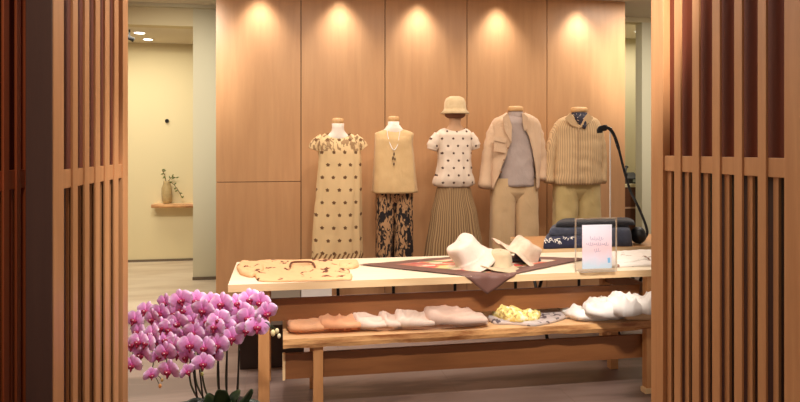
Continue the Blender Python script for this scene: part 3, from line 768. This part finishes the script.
# hats
def hat(label, centre, R, mat, rc=.085, hc=.095, br=.15, crease=.0, band=None, seed=0, droop=.03, name='bucket_hat'):
    t = root(name, tuple(centre), label, 'hat', 'hats heaped on the long table')
    prof = [(br, -droop), (br * .8, -droop * .35), (rc + .008, 0.0), (rc, .012), (rc * .93, hc * .8), (rc * .8, hc), (rc * .4, hc * 1.05), (0.002, hc * 1.05)]
    sp = smooth_pts([(r, 0, z) for r, z in prof], 3)
    def tr(v):
        nz = noise.noise(Vector((v.x * 12 + seed, v.y * 12, v.z * 8))); v = v + Vector((v.x * nz * .26, v.y * nz * .26, nz * .024 - crease * max(0, 1 - abs(v.x) / .04) * (1 if v.z > hc * .6 else 0)))
        return R @ v + centre
    bm = bmesh.new(); rings = []; seg = 40
    for q in sp:
        rings.append([bm.verts.new(tr(Vector((q.x * math.cos(2 * PI * k / seg), q.x * math.sin(2 * PI * k / seg) * 1.08, q.z + .012 * math.sin(4 * PI * k / seg) * max(0, (q.x - rc) / (br - rc)))))) for k in range(seg)])
    nb = 7; 
    def shell(rr):
        b2 = bmesh.new(); vm = {}
        for a, b in zip(rr, rr[1:]):
            for k in range(seg):
                ff = []
                for v in (a[k], a[(k + 1) % seg], b[(k + 1) % seg], b[k]):
                    if v not in vm: vm[v] = b2.verts.new(v.co)
                    ff.append(vm[v])
                b2.faces.new(ff)
        return b2
    obj('brim', shell(rings[:nb + 1]), mat, t, True, solid=.004)
    obj('crown', shell(rings[nb:]), mat, t, True, solid=.004)
    if band:
        b2 = bmesh.new(); rr = []
        for zz in (.004, .026):
            rr.append([b2.verts.new(tr(Vector(((rc + .006) * math.cos(2 * PI * k / seg), (rc + .006) * math.sin(2 * PI * k / seg) * 1.08, zz)))) for k in range(seg)])
        for k in range(seg): b2.faces.new((rr[0][k], rr[0][(k + 1) % seg], rr[1][(k + 1) % seg], rr[1][k]))
        obj('hat_band', b2, band, t, True, solid=.004)
    return t
hat('white crumpled bucket hat tilted on its brim, leftmost of the hats', P(470, 256, Y=3.70), Matrix.Rotation(.12, 3, 'X') @ Matrix.Rotation(-.62, 3, 'Y'), cloth('white_canvas', c(226, 202, 184), c(234, 212, 196), .9, 10), .092, .105, .135, seed=3, droop=.06)
hat('natural wide brimmed hat leaning to the right over the other hats', P(521, 254, Y=3.84), Matrix.Rotation(.12, 3, 'X') @ Matrix.Rotation(.55, 3, 'Y'), cloth('natural_straw', c(206, 178, 152), c(218, 194, 170), .9, 20), .09, .085, .175, crease=.01, seed=9, droop=.02)
hat('small khaki hat lying flat between the white and the natural hat', P(499, 265.5, Y=3.64), Matrix.Rotation(.05, 3, 'X') @ Matrix.Rotation(.06, 3, 'Y'), cloth('khaki_canvas', c(190, 166, 132), c(198, 176, 142), .9, 10), .066, .085, .14, seed=14, droop=.006)
hat('dark navy hat mostly hidden under the natural wide brimmed hat', P(527, 260.5, Y=3.86), Matrix.Rotation(.0, 3, 'X') @ Matrix.Rotation(.1, 3, 'Y'), cloth('navy_canvas', c(40, 36, 48), None, .9, 10), .07, .06, .125, seed=21, droop=.006)

# acrylic sign stand with its card
def sign():
    yb = P(596, 271.5, Z=TZ).y
    a, b = P(575.5, 218.5, Y=yb), P(617, 218.5, Y=yb)
    k = DD(596, yb) / F; zt = a.z; x0, x1 = a.x, b.x
    t = root('sign_holder', ((x0 + x1) / 2, yb, TZ), 'clear acrylic sign holder standing at the right of the long table', 'sign holder')
    obj('panel', B(x0 + .004, x1 - .004, yb + .006, yb + .0075, TZ + .004, zt - .004), M['acrylic'], t)
    for q in (B(x0, x0 + .005, yb, yb + .01, TZ, zt), B(x1 - .005, x1, yb, yb + .01, TZ, zt), B(x0 + .005, x1 - .005, yb, yb + .01, zt - .005, zt)):
        obj('frame_edge', q, M['acrylic_edge'], t)
    obj('foot', B(x0 + .02, x1 - .02, yb - .03, yb + .05, TZ + .001, TZ + .006), M['acrylic_edge'], t)
    ca, cb = P(582, 225, Y=yb), P(611.5, 225, Y=yb); zb = P(596, 268.5, Y=yb).z
    cbx = bmesh.new(); box(cbx, ca.x, cb.x, yb - .004, yb - .002, zb, ca.z)
    m = NT('card_print', .5)
    sp = m.n('ShaderNodeSeparateXYZ'); m.t.links.new(m.coord('Generated'), sp.inputs[0])
    g = m.ramp(m.math('ADD', sp.outputs[2], m.math('MULTIPLY', m.math('SUBTRACT', m.noise(m.coord('Generated'), 3, 2), .5), .25)),
               [(.08, c(206, 222, 236)), (.24, c(232, 220, 232)), (.42, c(246, 208, 212)), (.72, c(244, 226, 236)), (1.0, c(240, 236, 246))])
    m.base(g)
    tc = root('sign_card', ((ca.x + cb.x) / 2, yb - .003, zb), 'white and pink card with handwriting in the clear sign holder', 'card')
    obj('sheet', cbx, m.m, tc)
    ink = plain('grey_ink', c(150, 140, 168), .7)
    def scr(a0, b0, py, amp, n, seed):
        bm = bmesh.new(); pts = []
        for i in range(n * 8 + 1):
            u = i / (n * 8); th = u * n * 2 * PI; A = amp * (1 + .5 * math.sin(seed + u * 17))
            px = a0 + (b0 - a0) * u + .5 * math.cos(th); pyy = py - A * math.sin(th)
            pts.append(P(px, pyy, Y=yb - .0055))
        tube(bm, pts, .0008, 4); obj('script_line', bm, ink, tc)
    scr(590, 603, 238.5, 1.6, 6, 1); scr(586, 608, 244, 1.3, 11, 4); scr(594, 600, 250.5, 1.8, 3, 2)
    obj('blue_mark', quad_patch([(607.5, 258), (610, 257.5), (610.5, 262.5), (608, 263)], yb - .0050, .0008), plain('blue_ink', c(130, 190, 230), .6), tc)
sign()

# white printed cloths right of the sign, denim, bag
wp = blot('white_print', c(244, 234, 224), c(150, 112, 92), 16, .64, .67)
wt = cloth('white_cotton', c(246, 238, 230), c(246, 240, 234), .9, 10)
t = root('folded_scarf', tuple(P(630, 262, Z=TZ)), 'white cloth with small brown marks lying right of the sign holder', 'cloth')
heap('folded_cloth', [(603, 267.5), (602, 256), (622, 252.5), (668, 251), (680, 258), (672, 265.5), (635, 267)], TZ, .02, wp, t, wr=.006, seed=3, pw=10)
heap('top_fold', [(612, 262), (614, 255.5), (640, 254), (650, 259.5), (632, 262.5)], TZ + .018, .012, wp, t, wr=.004, seed=8, pw=8)

def denim(nm, fp, Z, h, mat, label, seed, tilt=(0, 0), fr=None, wr=.006):
    t = root(nm, tuple(P(sum(a for a, b in fp) / len(fp), sum(b for a, b in fp) / len(fp), Z=Z)), label, 'garment', 'folded dark garments on the rear table')
    heap('fold', fp, Z, h, mat, t, tilt, wr, seed, pw=9, fs=9)
    if fr:
        bm = bmesh.new()
        for a, b, Y in fr:
            q = P(a, b, Y=Y)
            for _ in range(3):
                d_ = Vector((random.uniform(-1, 1), -.3, random.uniform(-1, .4))).normalized()
                tube(bm, [q, q + d_ * .012, q + d_ * .022 + Vector((0, 0, -.004))], .0022, 5)
        obj('frayed_edge', bm, wt, t)
ZR = RTZ
fy = 4.235
def fpY(pxs, y0, y1, Z): # footprint between two depths
    a, b = pxs; out = []
    for px, yy in ((a, y0), ((a + b) / 2, y0), (b, y0), (b - 2, y1), ((a + b) / 2, y1), (a + 3, y1)):
        q = P(px, Y=yy); d_ = DD(px, yy); out.append((px, HZ + (H - Z) * F / d_))
    return out
navy = cloth('navy_denim', c(34, 36, 62), c(42, 44, 72), .85, 30)
blue = cloth('washed_denim', c(56, 60, 78), c(76, 80, 96), .85, 16)
blk = cloth('black_cotton', c(28, 26, 34), c(36, 34, 42), .85, 16)
denim('folded_jeans', fpY((543.5, 592), fy - .01, fy + .30, ZR), ZR, .082, navy, 'navy jeans with frayed white hem at the bottom left of the dark stack', 1,
      fr=[(544 + i * 2.6, 238.5 + random.uniform(-1, 3), fy - .012) for i in range(7)], wr=.003)
denim('folded_jeans', fpY((549, 594), fy + .03, fy + .30, ZR + .084), ZR + .084, .052, blue, 'washed blue folded jeans on top of the navy pair, left of the card', 2,
      fr=[(564 + i * 2.3, 237.5 + random.uniform(-.6, .6), fy + .01) for i in range(9)])
denim('folded_jeans', fpY((598, 632), fy + .005, fy + .30, ZR), ZR, .125, blue, 'blue grey folded denim to the right of the sign card', 6)
denim('folded_shirt', fpY((556, 634), fy + .06, fy + .28, ZR + .138), ZR + .138, .035, blk, 'black garment spread across the top of the dark stack', 4, wr=.006)
# shoulder bag: gathered pouch with long strap hung over a slim stand
SY = 4.60
t = root('shoulder_bag', tuple(P(637, 246, Z=ZR)), 'black shoulder bag with a long strap rising over the thin stand', 'bag')
q = P(638, 239, Y=fy + .07)
bm = bmesh.new(); bmesh.ops.create_uvsphere(bm, u_segments=28, v_segments=18, radius=1, matrix=Matrix.Translation((q.x + .02, q.y + .03, ZR + .062)) @ Matrix.Diagonal((.045, .07, .062, 1)))
for v in bm.verts:
    n_ = noise.noise(v.co * 22); v.co += Vector((n_ * .014, n_ * .01, 0)); v.co.z = max(v.co.z, ZR + .002)
obj('pouch', bm, M['black'], t, True)
sp = smooth_pts([P(a, b, Y=yy) for a, b, yy in ((600, 133, SY), (600, 129.5, SY), (604, 128, SY), (609, 128.5, SY), (614, 135, SY - .01), (619, 150, SY - .02), (624, 170, SY - .05), (630, 190, SY - .1), (636, 202, SY - .16), (641, 213, SY - .2), (646, 226, SY - .24), (647, 234, SY - .26), (643, 240, SY - .27))], 6)
bm = bmesh.new(); n = len(sp); tube(bm, sp, [(.024 if i < 16 else .013 if i < 30 else .010) for i in range(n)], 10, .35); obj('strap', bm, M['black'], t, True)
q = P(611, 128, Y=SY + .0)
t = root('accessory_stand', (q.x, SY, ZR), 'thin chrome stand holding up the black bag strap', 'stand')
bm = bmesh.new(); tube(bm, [(q.x, SY + .012, ZR + .008), (q.x, SY + .012, q.z - .002)], .0055, 10); obj('pole', bm, M['white'], t)
bm = bmesh.new(); lathe(bm, [(.05, 0), (.05, .006), (.012, .01)], (q.x, SY + .012, ZR), 20); obj('base', bm, M['chrome'], t)
bm = bmesh.new(); tube(bm, [(q.x - .035, SY + .012, q.z), (q.x + .014, SY + .012, q.z)], .005, 8); obj('hook_arm', bm, M['chrome'], t)

# folded tops along the bench
BT = BZ
def top_(nm, label, fp, h, mat, seed, tilt, extra=(), wr=.008, cat='top', grp='folded tops along the low bench'):
    cx = sum(a for a, b in fp) / len(fp); cy = sum(b for a, b in fp) / len(fp)
    t = root(nm, tuple(P(cx, cy, Z=BT)), label, cat, grp)
    heap('folded_body', fp, BT, .012 if h > .03 else h, mat, t, (0, 0), .003, seed, pw=26, fs=12)
    if h > .03:
        f1 = [(cx - 1.5 + (a - cx) * .97, cy - .8 + (b - cy) * .92) for a, b in fp]
        heap('middle_fold', f1, BT + .012, h * .30, mat, t, (tilt[0] * .4, tilt[1]), .003, seed + 5, pw=26, fs=14, ridge=.006)
        f2 = [(cx - .5 + (a - cx) * 1.03, cy - 1.2 + (b - cy) * .84) for a, b in fp]
        heap('upper_fold', f2, BT + .010 + h * .28, h * .66, mat, t, (tilt[0] * 1.0, tilt[1]), .004, seed + 3, pw=14, fs=14, ridge=.018, rdir=-.9 + .3 * (seed % 3))
    for e in extra:
        nm2, f2, zz, h2, m2 = e[:5]
        heap(nm2, f2, BT + zz * 1.3, h2 * 1.2, m2, t, e[5] if len(e) > 5 else (0, 0), wr * .6, seed + 11, pw=6)
    return t
peach = cloth('peach_cotton', c(226, 166, 122), c(232, 176, 134), .9, 8)
peach2 = cloth('peach_knit', c(222, 156, 114), c(230, 172, 130), .9, 8)
rust = blot('rust_trim', c(200, 124, 84), c(150, 78, 48), 30, .5, .56)
blush = cloth('blush_cotton', c(232, 206, 188), c(238, 214, 198), .9, 8)
blush2 = blot('blush_lace', c(232, 206, 190), c(120, 96, 90), 24, .66, .69)
mauve = cloth('rose_beige_cotton', c(222, 188, 168), c(228, 196, 178), .9, 8)
top_('folded_shirt', 'peach top at the left end of the bench row', [(290, 333), (287, 320), (295, 315), (318, 315.5), (330, 331), (308, 333.5)], .052, peach, 1, (-.2, .1),
     ())
top_('folded_shirt', 'salmon peach top with rust trimmed edge, second from the bench end', [(322, 331), (316, 318), (324, 314), (348, 314), (358, 322), (364, 329.5), (342, 331.5)], .07, peach2, 2, (-.15, .25),
     [('trim', [(321, 330), (325, 324.5), (355, 325), (360, 329.5), (340, 331)], .012, .026, rust)])
top_('folded_shirt', 'blush white top with a raised rolled edge, third in the bench row', [(358, 329.5), (348, 317.5), (350, 313.2), (366, 313.5), (380, 320), (388, 328.6), (374, 330.5)], .07, blush, 3, (-.45, .2),
     [('hem', [(364, 329.5), (372, 325), (392, 326.5), (395, 330), (380, 331)], .002, .014, mauve)])
top_('folded_shirt', 'blush top with dark lace dots at its edge, middle of the row', [(386, 329), (374, 318), (373, 313.2), (387, 313), (398, 320), (404, 328), (396, 329.8)], .066, blush2, 4, (-.4, .2))
top_('folded_shirt', 'pale rose top lying between the lace edged one and the rolled one', [(398, 328.5), (394, 316.5), (397, 312.8), (412, 313), (432, 321), (440, 327), (420, 329)], .068, blush, 5, (-.4, .2),
     [('hem', [(400, 329.4), (405, 326), (450, 325.6), (456, 328), (430, 330)], .0, .012, mauve)])
top_('folded_shirt', 'rose beige top rolled thick at its left end, rightmost of the pink row', [(430, 326.5), (422, 315.5), (423, 312.2), (438, 311.8), (462, 315), (482, 319), (488, 324.5), (462, 327.5)], .085, mauve, 6, (-.42, .15))
yel = NT('yellow_print', .9); n = yel.noise(yel.coord('Object'), 40, 2, .4); yel.base(yel.ramp(n, [(.36, c(186, 150, 90)), (.42, c(236, 214, 130)), (.54, c(246, 228, 140)), (.62, c(244, 238, 214))]))
gp = blot('grey_print', c(200, 186, 180), c(96, 82, 86), 20, .60, .64)
top_('folded_scarf', 'grey and white patterned scarf under the yellow one on the bench', [(494, 324.5), (487, 319), (500, 313.5), (545, 312.5), (574, 313), (566, 319), (553, 323.5), (535, 326.8), (512, 325)], .022, gp, 7, (0, 0), wr=.008, cat='scarf')
t = root('folded_scarf', tuple(P(516, 317, Z=BT + .024)), 'yellow printed scarf peaked on top of the grey patterned scarf', 'scarf', 'folded tops along the low bench')
heap('crumpled_cloth', [(505, 321), (492, 316), (494, 307.5), (508, 307), (528, 309.5), (541, 314), (539, 320.5), (522, 322.5)], BT + .018, .045, yel.m, t, (-.6, .1), .010, 8, pw=14, fs=14, ridge=.028, rdir=.4)
top_('folded_scarf', 'white scarf with thin dark stripes next to the white shirts', [(561, 318.5), (549, 314.5), (548, 310.5), (572, 309.5), (590, 313), (578, 318.8)], .02, blot('striped_grey_white', c(236, 224, 214), c(110, 96, 96), 9, .6, .62, (3, .6, 1)), 9, (0, 0), cat='scarf')
for i, (lab, fp, h, z, tl) in enumerate((
    ('flat white top at the left foot of the white pile on the bench', [(576, 320.8), (562, 316), (556, 310.5), (572, 308.5), (600, 309), (610, 320), (592, 321.4)], .05, 0, (.3, .2)),
    ('white top slanting up in the left half of the white pile', [(604, 320), (582, 315), (578, 308.5), (596, 307), (622, 308), (628, 317), (618, 320)], .115, 0, (.35, .1)),
    ('white top with puffy folds at the first peak of the white pile', [(622, 319), (602, 313), (602, 307.5), (620, 307), (642, 308), (644, 315), (634, 318.5)], .155, 0, (-.12, .1)),
    ('white top heaped at the right of the white pile', [(646, 317), (628, 312), (630, 306.8), (650, 306), (676, 307), (676, 313), (660, 316.4)], .155, 0, (-.05, .1)))):
    t = root('folded_blouse', tuple(P(fp[0][0], fp[0][1], Z=BT)), lab, 'top', 'white tops heaped on the bench')
    heap('folded_body', fp, BT + z, h * .55, wt, t, tl, .010, 20 + i, pw=16, fs=12, ridge=.02, rdir=.3 * i)
    cxp = sum(a for a, b in fp) / 7; cyp = sum(b for a, b in fp) / 7
    heap('upper_fold', [(cxp + (a - cxp) * .88 + 1, cyp + (b - cyp) * .8 - .8) for a, b in fp], BT + h * .48, h * .5, wt, t, (tl[0] * .6, 0), .016, 40 + i, pw=10, fs=13, ridge=.045, rdir=.9 - .5 * i)
top_('folded_shirt', 'beige top peeking out at the right below the white pile', [(627, 320.5), (625, 317.5), (645, 316.5), (678, 315.5), (680, 318.5), (650, 320.2)], .045, cloth('sand_cotton', c(224, 190, 150)), 12, (0, .1), wr=.005)

# ------------------------------------------------------------------ orchid
OD = 2.93; OS = 1.14
def orchid():
    ctr = P(224, d=OD); cx, cy = ctr.x, ctr.y; pz = .24
    t = root('potted_orchid', (cx, cy, 0), 'pink moth orchids in bloom with dark stems in front of the table', 'orchid')
    bm = bmesh.new(); lathe(bm, [(.11, 0), (.13, .02), (.155, pz - .02), (.16, pz), (.145, pz), (.14, pz - .04)], (cx, cy, 0), 36); obj('pot', bm, M['dark_box'], t, True)
    bm = bmesh.new(); lathe(bm, [(.139, pz - .045), (.139, pz - .03)], (cx, cy, 0), 30); obj('moss', bm, cloth('moss', c(60, 62, 36), c(84, 84, 50), .95, 60), t)
    # flower prototype, facing -Y
    pt = NT('orchid_petal', .5)
    sp_ = pt.n('ShaderNodeVectorMath', operation='LENGTH'); pt.t.links.new(pt.coord('Object'), sp_.inputs[0])
    rr = pt.math('DIVIDE', sp_.outputs['Value'], .047)
    vein = pt.math('MULTIPLY', pt.math('SUBTRACT', pt.noise(pt.coord('Object'), 120, 2), .5), .25)
    pt.base(pt.ramp(pt.math('ADD', rr, vein), [(.08, c(206, 70, 150)), (.3, c(232, 140, 208)), (.7, c(242, 172, 228)), (1.0, c(252, 224, 246))]))
    pt.set(pt.b, 'Subsurface Weight', .15); pt.set(pt.b, 'Subsurface Radius', (.02, .01, .01))
    lipm = plain('orchid_lip', c(150, 14, 60), .5)
    def petal(bm, ang, L, W, curl, y=0):
        n1_, n2_ = 7, 6; g = []
        for i in range(n1_ + 1):
            u = i / n1_; wdt = W * (math.sin(PI * min(1, u * .93 + .04)) ** .62) * (0.35 + .65 * min(1, u * 2.2)); row = []
            for j in range(n2_ + 1):
                s = (j / n2_ * 2 - 1); lx_, lz_ = s * wdt, u * L
                yy = y - curl * u * u * .6 + .006 * s * s + .0018 * math.sin(j * 2.6 + i)
                a = math.radians(ang); row.append(bm.verts.new((lz_ * math.cos(a) - lx_ * math.sin(a), yy, lz_ * math.sin(a) + lx_ * math.cos(a))))
            g.append(row)
        for i in range(n1_):
            for j in range(n2_): bm.faces.new((g[i][j], g[i + 1][j], g[i + 1][j + 1], g[i][j + 1]))
    bm = bmesh.new()
    for a in (90, 215, 325): petal(bm, a, .042, .015, -.006, .003)
    for a in (12, 168): petal(bm, a, .046, .030, .006, -.002)
    fl = obj('flower', bm, pt.m, t, True)
    for v in fl.data.vertices: v.co += t.location     # built round its own origin
    bm = bmesh.new()
    bmesh.ops.create_uvsphere(bm, u_segments=10, v_segments=8, radius=1, matrix=Matrix.Translation((0, -.008, -.004)) @ Matrix.Diagonal((.0085, .009, .0095, 1)))
    for s in (-1, 1):
        bmesh.ops.create_uvsphere(bm, u_segments=8, v_segments=6, radius=1, matrix=Matrix.Translation((s * .007, -.010, -.004)) @ Matrix.Rotation(s * .6, 4, 'Y') @ Matrix.Diagonal((.007, .007, .010, 1)))
    bmesh.ops.create_cone(bm, cap_ends=True, segments=8, radius1=.008, radius2=.002, depth=.018, matrix=Matrix.Translation((0, -.012, -.016)) @ Matrix.Rotation(PI - .4, 4, 'X'))
    lp = obj('lip', bm, lipm, fl, True)
    for v in lp.data.vertices: v.co += t.location
    bm = bmesh.new(); bmesh.ops.create_uvsphere(bm, u_segments=8, v_segments=6, radius=.0024, matrix=Matrix.Translation((0, -.0155, .002)))
    cl = obj('column', bm, plain('orchid_column', c(250, 226, 226), .5), fl, True)
    for v in cl.data.vertices: v.co += t.location
    F_ = [(153, 319), (138, 332), (142, 354), (132, 365), (169, 329), (157, 343), (166, 340), (182, 310), (193, 322.5), (203, 310), (196, 301), (175, 313), (178, 323), (184, 337), (178, 353), (187, 357),
          (206.5, 330), (201, 339), (205, 348), (203, 363.5), (217, 345), (219, 319.5), (169, 371), (187, 371.5), (151, 375), (158, 357), (232, 338), (240, 324), (241, 312), (237, 303), (257, 327), (266, 313), (260, 302), (250, 299),
          (165, 303), (181, 300), (226, 329), (211, 302), (135, 320), (146, 311), (249, 318), (219, 334), (208, 321), (133, 345), (166, 352), (152, 334), (228, 313), (190, 345), (194, 333), (212, 355), (147, 343), (246, 330), (173, 345), (160, 313), (222, 304), (161, 328), (215, 327), (139, 342)]
    first = True; poss = []
    for i, (a, b) in enumerate(F_):
        d_ = OD + (-.09 + .16 * (1 - (b - 298) / 80)) + random.uniform(-.04, .04)
        if (a, b) in ((151, 375), (169, 371), (203, 363.5), (257, 327), (187, 371.5)): d_ -= .05
        q = P(a, b, d=d_); poss.append(q)
        if first: f = fl; L2 = []; first = False
        else:
            f = fl.copy(); S.collection.objects.link(f); f.parent = t
            for ch in (lp, cl):
                cc2 = ch.copy(); S.collection.objects.link(cc2); cc2.parent = f
        f.location = q - t.location
        small = (a < 156 and b > 370) or (a, b) == (158, 357) or (a, b) == (187, 371.5)
        s = random.uniform(.9, 1.1) * (.72 if small else 1)
        s *= OS; f.scale = (s, s, s)
        side = (a - 200) / 70
        f.rotation_euler = (random.uniform(-.15, .3), random.uniform(-.3, .3), side * .3 + random.uniform(-.35, .35) + (.9 if small else 0) - PHI)
    # stems: arching, each ends in its own spray
    stm = plain('orchid_stem', c(58, 62, 34), .55)
    arcs = [[(212, 408), (191, 385), (190, 350), (178, 312), (160, 306), (142, 318), (135, 345), (131, 362)],
            [(214, 408), (197, 385), (194, 350), (186, 318), (172, 318), (160, 335), (155, 355), (151, 376)],
            [(218, 408), (206, 392), (201, 360), (200, 320), (188, 302), (172, 310), (165, 340), (168, 370)],
            [(222, 408), (218, 385), (218, 340), (214, 310), (204, 305), (196, 325), (198, 350), (203, 366)],
            [(226, 408), (226, 385), (227, 350), (227, 318), (220, 308), (214, 320), (216, 345), (213, 352)],
            [(230, 408), (238, 385), (239, 345), (240, 318), (246, 302), (258, 300), (264, 312), (273, 333)]]
    for k, ar in enumerate(arcs):
        pts = [P(a, b, d=OD + .09 + .01 * k - .03 * j / 8) for j, (a, b) in enumerate(ar)]
        pts[0] = Vector((cx - .05 + .02 * k, cy + .01 * (k % 3), pz - .04))
        bm = bmesh.new(); sp2 = smooth_pts(pts, 5); tube(bm, sp2, [.0048 - .0028 * i / len(sp2) for i in range(len(sp2))], 8); st_ = obj('stem', bm, stm, t, True)
    # supporting sticks
    for a in (190.5, 197.5, 218, 227, 239.5):
        q = P(a, 350, d=OD + .05); bm = bmesh.new(); tube(bm, [(cx + (q.x - cx) * .75, q.y, pz - .04), (q.x, q.y, q.z)], .004, 8); obj('support_stick', bm, plain('stick', c(40, 32, 28), .6), t)
    # buds
    for a, b, col, r in ((273, 333, c(244, 226, 170), .011), (277, 331, c(244, 230, 180), .009), (279, 336, c(250, 238, 200), .008), (160, 386, c(226, 150, 80), .007), (162, 380, c(190, 150, 90), .006), (202, 374, c(190, 190, 110), .007), (200, 368, c(170, 170, 90), .006)):
        q = P(a, b, d=OD - .02); bm = bmesh.new(); bmesh.ops.create_uvsphere(bm, u_segments=12, v_segments=8, radius=r, matrix=Matrix.Translation(q) @ Matrix.Diagonal((1, 1, 1.4, 1))); obj('bud', bm, plain('bud', col, .5), t, True)
        bm = bmesh.new(); e = P(265, 322, d=OD - .02) if a > 250 else P(152 if a < 170 else 203, 374 if a < 170 else 364, d=OD - .02); tube(bm, smooth_pts([e, (e + q) / 2 + Vector((0, 0, .01)), q], 4), .0016, 6); obj('bud_stalk', bm, stm, t)
    # leaves
    lm = NT('orchid_leaf', .32); lm.base(lm.ramp(lm.noise(lm.coord('Object', (3, 3, 3)), 6, 2), [(.4, c(26, 40, 22)), (.6, c(44, 62, 32))]))
    for a, b, mid, wd in ((182, 404, (198, 396), .03), (240, 389, (234, 392), .036), (253, 384, (244, 394), .022), (262, 402, (246, 398), .032), (205, 391, (212, 396), .034), (222, 384, (222, 394), .036), (232, 398, (228, 402), .03), (176, 400, (196, 398), .022)):
        tip = P(a, b + 6, d=OD - .05); s0 = Vector((cx + (tip.x - cx) * .15, cy, pz - .03)); md = P(mid[0], mid[1] + 10, d=OD - .02)
        sp3 = smooth_pts([s0, md, tip], 6); bm = bmesh.new(); g = []
        for i, q in enumerate(sp3):
            u = i / (len(sp3) - 1); tn = (sp3[min(i + 1, len(sp3) - 1)] - sp3[max(i - 1, 0)]).normalized(); sd = tn.cross(Vector((0, -.6, .8))).normalized(); up = sd.cross(tn)
            ww = wd * max(.02, math.sin(PI * (u * .86 + .1)) ** .6) * (1 if u < .97 else .4)
            g.append([bm.verts.new(q + sd * ww * s + Vector((0, 0, .35)) * ww * s * s) for s in (-1, -.5, 0, .5, 1)])
        for A_, B_ in zip(g, g[1:]):
            for j in range(4): bm.faces.new((A_[j], B_[j], B_[j + 1], A_[j + 1]))
        obj('leaf', bm, lm.m, t, True, solid=.002)
orchid()
